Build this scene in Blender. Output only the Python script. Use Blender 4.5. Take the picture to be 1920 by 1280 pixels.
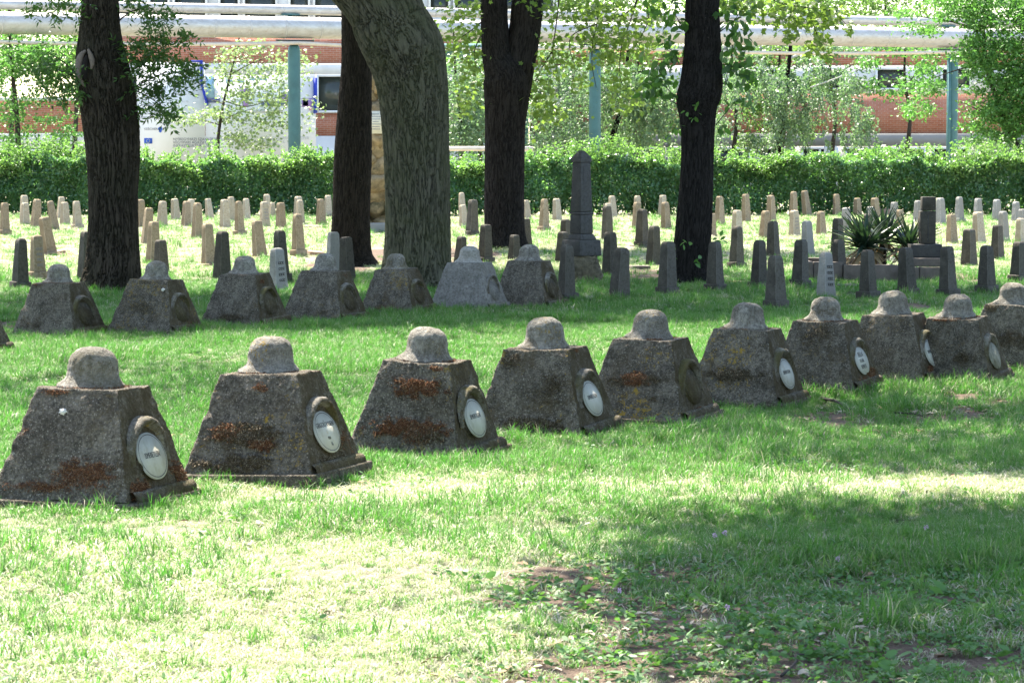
import bpy, math, random
import numpy as np
from mathutils import Vector, Matrix

for _o in list(bpy.data.objects):
    bpy.data.objects.remove(_o)
scene = bpy.context.scene
col = scene.collection
rad = math.radians

# ---------------------------------------------------------------- camera
F = 5600.0                       # focal length in pixels of the 1920 px wide photograph
CAM = np.array([0.0, 0.0, 2.1])
PITCH = math.atan(375.0 / F)
cam_data = bpy.data.cameras.new('camera')
cam = bpy.data.objects.new('camera', cam_data)
col.objects.link(cam)
cam.location = CAM
cam.rotation_euler = (math.pi / 2 - PITCH, 0, 0)
cam_data.sensor_width = 36.0
cam_data.lens = 105.0
cam_data.clip_start = 0.1
cam_data.clip_end = 3000
cam_data.dof.use_dof = True
cam_data.dof.focus_distance = 30.0
cam_data.dof.aperture_fstop = 20.0
scene.camera = cam

# ---------------------------------------------------------------- sky, sun, exposure
SUN_EL = rad(56)
SUN_AZ = math.atan2(-0.45, 0.893)          # measured from +Y towards +X
world = bpy.data.worlds.new('World')
scene.world = world
world.use_nodes = True
_nt = world.node_tree
_nt.nodes.clear()
_out = _nt.nodes.new('ShaderNodeOutputWorld')
_bg = _nt.nodes.new('ShaderNodeBackground')
_sky = _nt.nodes.new('ShaderNodeTexSky')
_sky.sky_type = 'NISHITA'
_sky.sun_disc = False
_sky.sun_elevation = SUN_EL
_sky.sun_rotation = SUN_AZ
_bg.inputs['Strength'].default_value = 0.11
_nt.links.new(_sky.outputs[0], _bg.inputs['Color'])
_nt.links.new(_bg.outputs[0], _out.inputs['Surface'])
sun_data = bpy.data.lights.new('sun', 'SUN')
sun_data.energy = 5.0
sun_data.angle = rad(0.53)
sun_data.color = (1.0, 0.95, 0.87)
sun = bpy.data.objects.new('sun', sun_data)
col.objects.link(sun)
TO_SUN = Vector((math.sin(SUN_AZ) * math.cos(SUN_EL), math.cos(SUN_AZ) * math.cos(SUN_EL), math.sin(SUN_EL)))
sun.rotation_euler = (-TO_SUN).to_track_quat('-Z', 'Y').to_euler()
sun.location = (0, 0, 60)
scene.view_settings.view_transform = 'Standard'
scene.view_settings.look = 'None'
scene.view_settings.gamma = 1.0
scene.view_settings.use_curve_mapping = False
scene.view_settings.exposure = 2.45
try:
    scene.view_settings.use_white_balance = True
    scene.view_settings.white_balance_temperature = 6850
    scene.view_settings.white_balance_tint = 10
except AttributeError:
    pass
scene.cycles.use_denoising = True
scene.cycles.max_bounces = 7
scene.cycles.diffuse_bounces = 4
scene.cycles.glossy_bounces = 2
scene.cycles.transmission_bounces = 5
scene.cycles.transparent_max_bounces = 4
scene.cycles.sample_clamp_indirect = 6.0

# ---------------------------------------------------------------- helpers
RNG = np.random.default_rng(7)

def smooth(a, b, t):
    t = np.clip((t - a) / (b - a), 0, 1)
    return t * t * (3 - 2 * t)

def gz(x, y):
    """height of the ground (x, y may be arrays)"""
    x = np.asarray(x, float); y = np.asarray(y, float)
    near = 1 - smooth(60, 90, y)
    z = 0.2 * (1 - smooth(14.0, 24.0, y))
    z = z + near * (0.012 * np.sin(1.7 * x + 0.6 * y) + 0.010 * np.sin(2.9 * y - 1.1 * x + 1.0)
                    + 0.008 * np.sin(4.3 * x - 2.2 * y + 2.0))
    return z

def ray(px, py):
    cx = (px - 960.0) / F
    cy = -(py - 640.0) / F
    s, c = math.sin(PITCH), math.cos(PITCH)
    return np.array([cx, c + cy * s, -s + cy * c])

def at(px, py, Y):
    """world point seen at pixel (px, py) of the photograph at distance Y"""
    d = ray(px, py)
    return CAM + d * (Y / d[1])

def ground_y(px, py):
    lo, hi = 6.0, 400.0
    for _ in range(50):
        m = 0.5 * (lo + hi)
        p = at(px, py, m)
        if p[2] > float(gz(p[0], p[1])):
            lo = m
        else:
            hi = m
    return 0.5 * (lo + hi)

def ppm(Y):
    return F / Y

def _hash(ix, iy, iz):
    h = ix * 374761393 + iy * 668265263 + iz * 974634541
    h = (h ^ (h >> 13)) * 1274126177
    h = h ^ (h >> 16)
    return (h & 0xFFFF).astype(np.float64) / 32767.5 - 1.0

def vnoise(p):
    p = np.asarray(p, float)
    i = np.floor(p).astype(np.int64)
    f = p - i
    f = f * f * (3 - 2 * f)
    x, y, z = i[..., 0], i[..., 1], i[..., 2]
    fx, fy, fz = f[..., 0], f[..., 1], f[..., 2]
    r = 0
    for dx in (0, 1):
        wx = fx if dx else 1 - fx
        for dy in (0, 1):
            wy = fy if dy else 1 - fy
            for dz in (0, 1):
                wz = fz if dz else 1 - fz
                r = r + _hash(x + dx, y + dy, z + dz) * wx * wy * wz
    return r

def fbm(p, octaves=4, gain=0.5):
    p = np.asarray(p, float)
    a, r = 1.0, 0
    for o in range(octaves):
        r = r + a * vnoise(p * (2 ** o) + 17.3 * o)
        a *= gain
    return r

def new_mesh(name, V, FS, mat=None, smooth_shade=False, attrs=None):
    """FS: one integer array (n, k) or a list of such arrays"""
    V = np.asarray(V, np.float32)
    if not isinstance(FS, (list, tuple)):
        FS = [FS]
    FS = [np.asarray(f, np.int32) for f in FS if len(f)]
    me = bpy.data.meshes.new(name)
    me.vertices.add(len(V))
    me.vertices.foreach_set('co', V.ravel())
    loops = np.concatenate([f.ravel() for f in FS])
    starts, s = [], 0
    for f in FS:
        n, k = f.shape
        starts.append(s + np.arange(n) * k)
        s += n * k
    starts = np.concatenate(starts).astype(np.int32)
    me.loops.add(len(loops))
    me.loops.foreach_set('vertex_index', loops)
    me.polygons.add(len(starts))
    me.polygons.foreach_set('loop_start', starts)
    if smooth_shade:
        me.polygons.foreach_set('use_smooth', np.ones(len(starts), bool))
    me.update(calc_edges=True)
    if attrs:
        for k, v in attrs.items():
            a = me.attributes.new(k, 'FLOAT', 'POINT')
            a.data.foreach_set('value', np.asarray(v, np.float32))
    if mat is not None:
        me.materials.append(mat)
    return me

def link(name, data, parent=None, loc=None, rot=None, scale=None):
    o = bpy.data.objects.new(name, data)
    col.objects.link(o)
    if parent is not None:
        o.parent = parent
    if loc is not None:
        o.location = [float(v) for v in loc]
    if rot is not None:
        o.rotation_euler = rot
    if scale is not None:
        o.scale = (scale, scale, scale) if np.isscalar(scale) else scale
    return o

def tag(o, label=None, cat=None, group=None, kind=None):
    if label: o['label'] = label
    if cat: o['category'] = cat
    if group: o['group'] = group
    if kind or cat: o['kind'] = kind or 'thing'
    return o

def thing(name, label, cat, loc=(0, 0, 0), rot=(0, 0, 0), group=None, scale=None):
    o = link(name, None, None, loc, rot, scale)
    o.empty_display_size = 0.2
    return tag(o, label, cat, group)

class MB:
    """collects faces of any size"""
    def __init__(self):
        self.v, self.f, self.n = [], {}, 0
    def add(self, V, Fc):
        V = np.asarray(V, float); Fc = np.asarray(Fc, int)
        self.v.append(V)
        self.f.setdefault(Fc.shape[1], []).append(Fc + self.n)
        self.n += len(V)
        return self
    def box(self, c, s, rotz=0.0):
        c = np.asarray(c, float); h = np.asarray(s, float) / 2
        P = np.array([[x, y, z] for z in (-1, 1) for y in (-1, 1) for x in (-1, 1)], float) * h
        if rotz:
            ca, sa = math.cos(rotz), math.sin(rotz)
            P = np.stack([P[:, 0] * ca - P[:, 1] * sa, P[:, 0] * sa + P[:, 1] * ca, P[:, 2]], 1)
        self.add(P + c, [[0, 2, 3, 1], [4, 5, 7, 6], [0, 1, 5, 4], [2, 6, 7, 3], [0, 4, 6, 2], [1, 3, 7, 5]])
        return self
    def tube(self, P, R, seg=8, cap=True):
        V, Fq = tube(P, R, seg)
        self.add(V, Fq)
        if cap:
            n = len(V) // seg
            self.f.setdefault(seg, []).append(np.array([list(range(seg))[::-1]]) + self.n - len(V))
            self.f.setdefault(seg, []).append(np.array([list(range((n - 1) * seg, n * seg))]) + self.n - len(V))
        return self
    def mesh(self, name, mat=None, smooth_shade=False):
        return new_mesh(name, np.concatenate(self.v), [np.concatenate(f) for f in self.f.values()], mat, smooth_shade)
    def obj(self, name, mat, parent=None, smooth_shade=False, **k):
        return link(name, self.mesh(name, mat, smooth_shade), parent, **k)

def frames(P):
    P = np.asarray(P, float)
    T = np.gradient(P, axis=0)
    T /= np.linalg.norm(T, axis=1, keepdims=True) + 1e-9
    ref = np.array([1.0, 0, 0]) if abs(T[0][0]) < 0.8 else np.array([0, 1.0, 0])
    A = np.zeros_like(P); B = np.zeros_like(P)
    a = ref - T[0] * ref.dot(T[0]); a /= np.linalg.norm(a)
    for i in range(len(P)):
        a = a - T[i] * a.dot(T[i]); a /= np.linalg.norm(a) + 1e-9
        A[i] = a; B[i] = np.cross(T[i], a)
    return T, A, B

def tube(P, R, seg=8):
    P = np.asarray(P, float); R = np.broadcast_to(np.asarray(R, float), (len(P),))
    _, A, B = frames(P)
    th = np.arange(seg) / seg * 2 * np.pi
    V = (P[:, None] + R[:, None, None] * (np.cos(th)[None, :, None] * A[:, None] + np.sin(th)[None, :, None] * B[:, None])).reshape(-1, 3)
    return V, grid_faces(len(P), seg, True)

def grid_faces(n, m, wrap):
    i = np.arange(n - 1)[:, None]; j = np.arange(m if wrap else m - 1)[None]
    j2 = (j + 1) % m
    return np.stack([i * m + j, i * m + j2, (i + 1) * m + j2, (i + 1) * m + j], -1).reshape(-1, 4)

def curve_pts(K, n):
    """smooth curve through the key points K, resampled to n points (Catmull-Rom)"""
    K = np.asarray(K, float)
    E = np.vstack([2 * K[0] - K[1], K, 2 * K[-1] - K[-2]])
    t = np.linspace(0, len(K) - 1 - 1e-6, n)
    i = t.astype(int); u = (t - i)[:, None]
    p0, p1, p2, p3 = E[i], E[i + 1], E[i + 2], E[i + 3]
    return 0.5 * (2 * p1 + (p2 - p0) * u + (2 * p0 - 5 * p1 + 4 * p2 - p3) * u ** 2 + (3 * p1 - p0 - 3 * p2 + p3) * u ** 3)

# leaf outlines: (along, across, lift)
LEAF = {
    'diamond': np.array([[0, 0, 0], [.45, .3, .07], [1, 0, -.05], [.45, -.3, .07]]),
    'oval': np.array([[0, 0, 0], [.3, .24, .05], [.7, .22, .03], [1, 0, -.08], [.7, -.22, .03], [.3, -.24, .05]]),
    'slim': np.array([[0, 0, 0], [.4, .17, .03], [1, 0, -.06], [.4, -.17, .03]]),
    'maple': np.array([[0, 0, 0], [.1, .38, .03], [.35, .28, .02], [.55, .55, -.05], [.66, .2, .03], [1, 0, -.1],
                       [.66, -.2, .03], [.55, -.55, -.05], [.35, -.28, .02], [.1, -.38, .03]]),
}

def leaves(C, size, shape='diamond', rng=RNG, up=0.8, droop=0.3, D=None):
    """one mesh worth of leaves at the points C"""
    C = np.asarray(C, float); n = len(C)
    T = LEAF[shape]
    N = rng.normal(size=(n, 3)) * 0.6 + np.array([0, 0, up])
    N /= np.linalg.norm(N, axis=1, keepdims=True)
    if D is None:
        D = rng.normal(size=(n, 3)); D[:, 2] -= droop * 1.5
    D = D - N * (D * N).sum(1, keepdims=True)
    D /= np.linalg.norm(D, axis=1, keepdims=True) + 1e-9
    W = np.cross(N, D)
    s = np.broadcast_to(np.asarray(size, float), (n,)) * rng.uniform(0.65, 1.2, n)
    V = C[:, None] + s[:, None, None] * (T[None, :, 0, None] * D[:, None] + T[None, :, 1, None] * W[:, None] + T[None, :, 2, None] * N[:, None])
    k = len(T)
    Fc = np.arange(n * k).reshape(n, k)
    v = np.repeat(rng.uniform(0, 1, n), k)
    return V.reshape(-1, 3), Fc, v

def leaf_obj(name, C, size, mat, parent=None, shape='diamond', rng=RNG, **k):
    V, Fc, v = leaves(C, size, shape, rng, **k)
    return link(name, new_mesh(name, V, Fc, mat, attrs={'v': v}), parent)

def clumps(center, radii, n_clump, n_leaf, spread, rng=RNG, shell=0.5):
    """points of an uneven crown: leaves gathered in clumps spread through an ellipsoid"""
    d = rng.normal(size=(n_clump, 3)); d /= np.linalg.norm(d, axis=1, keepdims=True)
    r = (shell + (1 - shell) * rng.uniform(0, 1, n_clump)) ** 0.7
    cc = d * r[:, None] * np.asarray(radii)
    w = rng.uniform(0.4, 1.6, n_clump); w /= w.sum()
    idx = rng.choice(n_clump, n_leaf, p=w)
    sp = spread * rng.uniform(0.6, 1.3, n_clump)[idx][:, None]
    P = cc[idx] + rng.normal(size=(n_leaf, 3)) * sp * np.array([1, 1, 0.6])
    return np.asarray(center) + P, np.asarray(center) + cc

def text_obj(name, body, size, mat, parent, loc, rot, extrude=0.0006, align='CENTER', squeeze=1.0):
    c = bpy.data.curves.new(name, 'FONT')
    c.body = body; c.size = size; c.extrude = extrude
    c.align_x = align; c.align_y = 'CENTER'
    c.resolution_u = 3
    c.materials.append(mat)
    tmp = bpy.data.objects.new(name, c)
    col.objects.link(tmp)
    bpy.context.view_layer.update()
    dg = bpy.context.evaluated_depsgraph_get()
    me = bpy.data.meshes.new_from_object(tmp.evaluated_get(dg))
    bpy.data.objects.remove(tmp); bpy.data.curves.remove(c)
    me.name = name
    if not me.materials: me.materials.append(mat)
    o = link(name, me, parent, loc)
    if isinstance(rot, Matrix):
        o.rotation_euler = rot.to_euler()
    else:
        o.rotation_euler = rot
    o.scale = (squeeze, 1, 1)
    return o

# ---------------------------------------------------------------- materials
class NT:
    def __init__(self, name):
        self.m = bpy.data.materials.new(name)
        self.m.use_nodes = True
        self.t = self.m.node_tree
        self.t.nodes.clear()
        self.out = self.t.nodes.new('ShaderNodeOutputMaterial')
    def n(self, typ, ins=None, **props):
        nd = self.t.nodes.new(typ)
        for k, v in props.items():
            setattr(nd, k, v)
        for k, v in (ins or {}).items():
            self.put(nd.inputs[k], v)
        return nd
    def put(self, sock, v):
        if isinstance(v, bpy.types.NodeSocket):
            self.t.links.new(v, sock)
        elif isinstance(v, (tuple, list)) and len(v) == 3 and sock.type == 'RGBA':
            sock.default_value = (*v, 1)
        else:
            sock.default_value = v
    def coords(self, kind='Object', jitter=True):
        tc = self.n('ShaderNodeTexCoord').outputs[kind]
        if not jitter:
            return tc
        r = self.n('ShaderNodeObjectInfo').outputs['Random']
        s = self.n('ShaderNodeMath', {0: r, 1: 37.0}, operation='MULTIPLY').outputs[0]
        return self.n('ShaderNodeVectorMath', {0: tc, 1: s}, operation='ADD').outputs[0]
    def noise(self, vec, scale, detail=4, rough=0.55, dist=0.0):
        return self.n('ShaderNodeTexNoise', {'Vector': vec, 'Scale': scale, 'Detail': detail, 'Roughness': rough, 'Distortion': dist}).outputs['Fac']
    def ramp(self, fac, *stops):
        r = self.n('ShaderNodeValToRGB', {'Fac': fac})
        e = r.color_ramp.elements
        while len(e) < len(stops):
            e.new(0.5)
        for el, (p, c) in zip(e, stops):
            el.position = p
            el.color = (*c, 1) if len(c) == 3 else c
        return r.outputs['Color']
    def step(self, fac, a, b):
        return self.n('ShaderNodeMapRange', {'Value': fac, 'From Min': a, 'From Max': b}).outputs[0]
    def mix(self, fac, a, b, blend='MIX'):
        m = self.n('ShaderNodeMix', data_type='RGBA', blend_type=blend)
        self.put(m.inputs[0], fac); self.put(m.inputs[6], a); self.put(m.inputs[7], b)
        return m.outputs[2]
    def math(self, op, a, b=0.0):
        return self.n('ShaderNodeMath', {0: a, 1: b}, operation=op).outputs[0]
    def attr(self, name, typ='GEOMETRY'):
        return self.n('ShaderNodeAttribute', attribute_name=name, attribute_type=typ).outputs['Fac']
    def bump(self, h, strength=0.5, dist=0.01, normal=None):
        ins = {'Height': h, 'Strength': strength, 'Distance': dist}
        if normal is not None: ins['Normal'] = normal
        return self.n('ShaderNodeBump', ins).outputs[0]
    def principled(self, color, rough=0.8, normal=None, metallic=0.0, spec=0.3):
        ins = {'Base Color': color, 'Roughness': rough, 'Metallic': metallic, 'Specular IOR Level': spec}
        if normal is not None: ins['Normal'] = normal
        b = self.n('ShaderNodeBsdfPrincipled', ins)
        self.t.links.new(b.outputs[0], self.out.inputs['Surface'])
        return self.m

def concrete(name, dark, light, pebble, scale=1.0, pebble_amount=0.72):
    t = NT(name)
    co = t.coords()
    n1 = t.noise(co, 5 * scale, 8, 0.65)
    n2 = t.noise(co, 28 * scale, 6, 0.7)
    c = t.ramp(n1, (0.32, dark), (0.68, light))
    c = t.mix(t.step(n2, 0.42, 0.72), c, tuple(v * 0.5 for v in dark))
    vo = t.n('ShaderNodeTexVoronoi', {'Vector': co, 'Scale': 85 * scale, 'Randomness': 1.0})
    sp = t.noise(co, 75 * scale, 4, 0.85)
    c = t.mix(t.math('MULTIPLY', t.step(sp, 0.52, 0.66), 0.55), c, tuple(v * 0.75 for v in pebble))
    c = t.mix(t.math('MULTIPLY', t.step(sp, 0.46, 0.36), 0.7), c, tuple(v * 0.35 for v in dark))
    sel = t.n('ShaderNodeSeparateColor', {0: vo.outputs['Color']}).outputs[0]
    pm = t.math('MULTIPLY', t.step(sel, pebble_amount, pebble_amount + 0.12), t.step(vo.outputs['Distance'], 0.42, 0.22))
    c = t.mix(t.math('MULTIPLY', pm, 0.5), c, pebble)
    st = t.noise(t.n('ShaderNodeMapping', {'Vector': co, 'Scale': (15, 15, 1.6)}).outputs[0], 1.0, 5, 0.65)
    c = t.mix(t.math('MULTIPLY', t.step(st, 0.52, 0.68), 0.55), c, tuple(v * 0.55 for v in dark))
    c = t.mix(t.math('MULTIPLY', t.step(st, 0.42, 0.30), 0.35), c, tuple(v * 0.6 for v in pebble))
    # lichen (amount from the object's own property), then rust coloured dry moss film
    l = t.noise(co, 24 * scale, 5, 0.8, 0.6)
    big = t.noise(co, 2.3 * scale, 2, 0.5)
    lich = t.attr('lichen', 'OBJECT')
    lm = t.math('MULTIPLY', t.step(t.math('ADD', l, t.math('MULTIPLY', big, 0.4)), 0.80, 0.86), lich)
    c = t.mix(lm, c, (0.34, 0.22, 0.035))
    w = t.noise(co, 17 * scale, 4, 0.6)
    c = t.mix(t.math('MULTIPLY', t.step(w, 0.70, 0.74), 0.5), c, (0.42, 0.42, 0.36))
    mo = t.noise(co, 4.2 * scale, 6, 0.7, 0.5)
    ms = t.attr('mossy', 'OBJECT')
    c = t.mix(t.math('MULTIPLY', t.step(mo, 0.52, 0.66), ms), c, (0.085, 0.06, 0.03))
    gn = t.noise(co, 3.1 * scale, 3, 0.6)
    gr = t.attr('green', 'OBJECT')
    c = t.mix(t.math('MULTIPLY', t.step(gn, 0.40, 0.62), gr), c, (0.10, 0.085, 0.022))
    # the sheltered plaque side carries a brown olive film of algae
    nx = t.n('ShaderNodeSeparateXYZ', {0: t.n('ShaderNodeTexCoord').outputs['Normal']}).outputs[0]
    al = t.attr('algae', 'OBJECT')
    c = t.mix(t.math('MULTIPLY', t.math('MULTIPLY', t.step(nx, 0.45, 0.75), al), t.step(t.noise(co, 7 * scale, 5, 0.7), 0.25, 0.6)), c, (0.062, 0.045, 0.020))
    b = t.bump(t.math('ADD', t.math('MULTIPLY', vo.outputs['Distance'], -0.6), t.math('ADD', n2, sp)), 1.0, 0.022)
    return t.principled(c, 0.95, b, 0, 0.15)

def plain(name, color, rough=0.7, var=0.25, scale=8.0, metallic=0.0, spec=0.3, bump=0.2, dirt=None):
    t = NT(name)
    co = t.coords()
    n = t.noise(co, scale, 6, 0.65)
    c = t.ramp(n, (0.3, tuple(v * (1 - var) for v in color)), (0.7, tuple(min(1, v * (1 + var)) for v in color)))
    if dirt:
        d = t.noise(co, scale * 0.35, 5, 0.7)
        c = t.mix(t.step(d, 0.52, 0.68), c, dirt)
    b = t.bump(t.noise(co, scale * 6, 4, 0.6), bump, 0.01)
    return t.principled(c, rough, b, metallic, spec)

def leaf_mat(name, c0, c1, trans, rough=0.5, spec=0.4, tfac=0.45):
    t = NT(name)
    v = t.attr('v')
    ob = t.n('ShaderNodeTexCoord').outputs['Object']
    big = t.noise(ob, 0.9, 3, 0.6)
    f = t.math('ADD', t.math('MULTIPLY', v, 0.52), t.math('MULTIPLY', t.step(big, 0.32, 0.68), 0.48))
    c = t.ramp(f, (0.05, c0), (0.95, c1))
    tr = t.mix(f, trans, tuple(min(1, x * 1.35) for x in trans))
    p = t.n('ShaderNodeBsdfPrincipled', {'Base Color': c, 'Roughness': rough, 'Specular IOR Level': spec})
    tl = t.n('ShaderNodeBsdfTranslucent', {'Color': tr})
    mx = t.n('ShaderNodeMixShader', {0: tfac, 1: p.outputs[0], 2: tl.outputs[0]})
    t.t.links.new(mx.outputs[0], t.out.inputs['Surface'])
    return t.m

def bark_mat(name, dark, light, tint=None, tint_amt=0.0, vscale=1.0):
    t = NT(name)
    co = t.coords()
    st = t.n('ShaderNodeMapping', {'Vector': co, 'Scale': (9 * vscale, 9 * vscale, 1.5 * vscale)}).outputs[0]
    n = t.noise(st, 2.2, 8, 0.7, 0.6)
    h = t.attr('ridge')
    c = t.mix(t.step(h, 0.1, 0.9), dark, light)
    c = t.mix(t.step(n, 0.45, 0.75), c, tuple(v * 0.45 for v in dark))
    if tint:
        g = t.noise(co, 2.0, 4, 0.6)
        c = t.mix(t.math('MULTIPLY', t.step(g, 0.35, 0.65), tint_amt), c, tint)
    lw = t.noise(co, 26.0, 4, 0.7)
    c = t.mix(t.math('MULTIPLY', t.step(lw, 0.66, 0.76), 0.35), c, (0.3, 0.29, 0.26))
    b = t.bump(t.noise(st, 6.0, 6, 0.75), 0.9, 0.03)
    return t.principled(c, 0.95, b, 0, 0.1)

M = {}
M['concrete'] = concrete('weathered pebbly concrete', (0.074, 0.063, 0.048), (0.225, 0.196, 0.153), (0.52, 0.465, 0.38))
M['concrete_pale'] = concrete('cleaner pale concrete', (0.20, 0.185, 0.16), (0.32, 0.30, 0.265), (0.44, 0.41, 0.37), 1.0, 0.88)
M['helmet_pale'] = concrete('helmet concrete lightened for sun', (0.42, 0.39, 0.34), (0.56, 0.53, 0.48), (0.6, 0.57, 0.52), 1.3, 0.9)  # sunshine on the one bright rear-row helmet, put into its colour
M['helmet'] = concrete('helmet concrete', (0.165, 0.150, 0.125), (0.45, 0.42, 0.365), (0.56, 0.53, 0.47), 1.3, 0.75)
M['plaque'] = plain('white enamel', (0.34, 0.335, 0.295), 0.6, 0.10, 14, spec=0.1, dirt=(0.26, 0.245, 0.195))
M['plaque_old'] = plain('faded enamel', (0.16, 0.155, 0.12), 0.8, 0.45, 22, spec=0.1, dirt=(0.07, 0.062, 0.04))
M['ink'] = plain('black lettering', (0.03, 0.03, 0.03), 0.6, 0.2)
M['ink_rust'] = plain('faded lettering', (0.42, 0.38, 0.27), 0.7, 0.2)
def _moss():
    t = NT('rusty dry moss')
    v = t.attr('v')
    c = t.ramp(v, (0.0, (0.055, 0.027, 0.016)), (0.45, (0.14, 0.060, 0.030)), (0.8, (0.23, 0.11, 0.05)), (1.0, (0.36, 0.28, 0.18)))
    return t.principled(c, 0.95, None, 0, 0.1)
M['moss'] = _moss()
def _moss2():
    t = NT('dead root mat')
    v = t.attr('v')
    c = t.ramp(v, (0.0, (0.05, 0.036, 0.022)), (0.6, (0.11, 0.085, 0.05)), (1.0, (0.30, 0.26, 0.19)))
    return t.principled(c, 0.95, None, 0, 0.1)
M['roots'] = _moss2()

def marker_mat(name, a, b, stain, green, face):
    t = NT(name)
    co = t.coords()
    n1 = t.noise(co, 4, 6, 0.6)
    n2 = t.noise(co, 22, 6, 0.7)
    c = t.ramp(n1, (0.3, a), (0.7, b))
    c = t.mix(t.math('MULTIPLY', t.step(n2, 0.5, 0.68), 0.6), c, stain)
    z = t.n('ShaderNodeSeparateXYZ', {0: t.n('ShaderNodeTexCoord').outputs['Object']}).outputs[2]
    low = t.math('MULTIPLY', t.step(z, 0.28, 0.02), t.step(t.noise(co, 9, 4, 0.6), 0.35, 0.6))
    c = t.mix(t.math('MULTIPLY', low, 0.7), c, green)
    w = t.noise(co, 34, 3, 0.6)
    c = t.mix(t.math('MULTIPLY', t.step(w, 0.68, 0.73), 0.45), c, (0.5, 0.48, 0.42))
    # the dressed inscription face is smoother and paler, the arris palest
    nx = t.n('ShaderNodeSeparateXYZ', {0: t.n('ShaderNodeTexCoord').outputs['Normal']}).outputs[0]
    c = t.mix(t.math('MULTIPLY', t.step(nx, 0.6, 0.8), t.step(n2, 0.7, 0.4)), c, face)
    c = t.mix(t.math('MULTIPLY', t.attr('edge'), t.step(n1, 0.3, 0.55)), c, tuple(min(0.6, v * 1.7) for v in face))
    orr = t.n('ShaderNodeObjectInfo').outputs['Random']
    c = t.mix(t.math('MULTIPLY', orr, 0.55), c, t.mix(0.45, stain, c))
    return t.principled(c, 0.92, t.bump(n2, 0.9, 0.015), 0, 0.2)
M['mk_tan'] = marker_mat('tan sandstone', (0.17, 0.128, 0.078), (0.27, 0.21, 0.135), (0.10, 0.073, 0.042), (0.10, 0.075, 0.042), (0.33, 0.275, 0.205))
M['mk_pale'] = marker_mat('pale limestone', (0.26, 0.215, 0.15), (0.37, 0.315, 0.23), (0.16, 0.122, 0.075), (0.13, 0.105, 0.06), (0.44, 0.395, 0.315))
M['mk_grey'] = marker_mat('grey cast stone', (0.22, 0.21, 0.19), (0.34, 0.325, 0.30), (0.13, 0.12, 0.10), (0.12, 0.11, 0.07), (0.27, 0.26, 0.24))
M['mk_dark'] = marker_mat('lichened stone darkened for shade', (0.038, 0.034, 0.027), (0.090, 0.081, 0.066), (0.024, 0.022, 0.018), (0.035, 0.029, 0.020), (0.105, 0.097, 0.082))  # lichen, plus the tree shade on these markers put into the darker colour
M['mk_edge'] = plain('pale stone edge', (0.36, 0.35, 0.33), 0.9, 0.3, 30)
M['granite'] = marker_mat('dark monument stone', (0.036, 0.034, 0.031), (0.080, 0.076, 0.070), (0.03, 0.03, 0.03), (0.045, 0.04, 0.03), (0.09, 0.088, 0.085))
M['kerb'] = plain('brown artificial stone', (0.105, 0.086, 0.072), 0.9, 0.3, 6, dirt=(0.055, 0.046, 0.037))
M['slab'] = plain('reddish stone slab', (0.26, 0.17, 0.12), 0.9, 0.3, 7, dirt=(0.14, 0.10, 0.07))
M['rock'] = plain('ochre rock', (0.25, 0.185, 0.105), 0.95, 0.5, 5, bump=0.9, dirt=(0.06, 0.055, 0.03))
M['rough'] = plain('rough rubble base', (0.12, 0.10, 0.065), 0.95, 0.45, 16, bump=1.0, dirt=(0.045, 0.04, 0.025))
M['marble'] = plain('pale marble', (0.62, 0.58, 0.48), 0.5, 0.06)
M['bark1'] = bark_mat('grey brown furrowed bark', (0.010, 0.008, 0.006), (0.058, 0.046, 0.034), (0.028, 0.029, 0.017), 0.4)
M['bark2'] = bark_mat('brown bark', (0.010, 0.0085, 0.007), (0.029, 0.024, 0.019), None, 0, 1.5)
M['bark3'] = bark_mat('mossy green bark', (0.030, 0.029, 0.020), (0.115, 0.108, 0.078), (0.066, 0.074, 0.034), 0.6)
M['bark4'] = bark_mat('black bark', (0.008, 0.007, 0.0065), (0.027, 0.024, 0.022), None, 0, 1.5)
M['scar'] = plain('healed wood scar', (0.16, 0.125, 0.10), 0.9, 0.3, 20)
M['hollow'] = plain('dark hollow wood', (0.015, 0.011, 0.009), 0.95, 0.3)
M['twig'] = plain('dark twig', (0.035, 0.028, 0.022), 0.9, 0.3)
M['birch_bark'] = plain('birch bark', (0.55, 0.54, 0.50), 0.8, 0.25, 10, dirt=(0.08, 0.075, 0.07))
M['leaf_dark'] = leaf_mat('dark locust leaf', (0.022, 0.05, 0.012), (0.05, 0.10, 0.024), (0.06, 0.15, 0.02))
M['leaf_maple'] = leaf_mat('yellow green maple leaf', (0.045, 0.095, 0.016), (0.10, 0.16, 0.03), (0.17, 0.28, 0.04), tfac=0.45)
M['leaf_shoot'] = leaf_mat('deep green leaf', (0.025, 0.065, 0.018), (0.055, 0.12, 0.03), (0.08, 0.20, 0.03))
M['leaf_shade'] = leaf_mat('crown leaf', (0.03, 0.07, 0.014), (0.07, 0.13, 0.025), (0.09, 0.20, 0.025))
M['leaf_pale'] = leaf_mat('pale sunlit leaf', (0.12, 0.18, 0.075), (0.25, 0.31, 0.15), (0.22, 0.34, 0.11), tfac=0.3)
M['leaf_birch'] = leaf_mat('birch leaf', (0.070, 0.130, 0.068), (0.15, 0.215, 0.12), (0.13, 0.25, 0.08), spec=0.6, tfac=0.35)
M['leaf_fresh'] = leaf_mat('fresh green leaf', (0.040, 0.115, 0.024), (0.11, 0.22, 0.05), (0.095, 0.26, 0.04), tfac=0.4)
M['leaf_far'] = leaf_mat('far tree leaf', (0.05, 0.11, 0.03), (0.12, 0.20, 0.06), (0.14, 0.27, 0.05))
M['leaf_hedge'] = leaf_mat('privet leaf', (0.045, 0.115, 0.048), (0.12, 0.23, 0.10), (0.14, 0.32, 0.07), 0.35, 0.7, 0.42)
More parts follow.
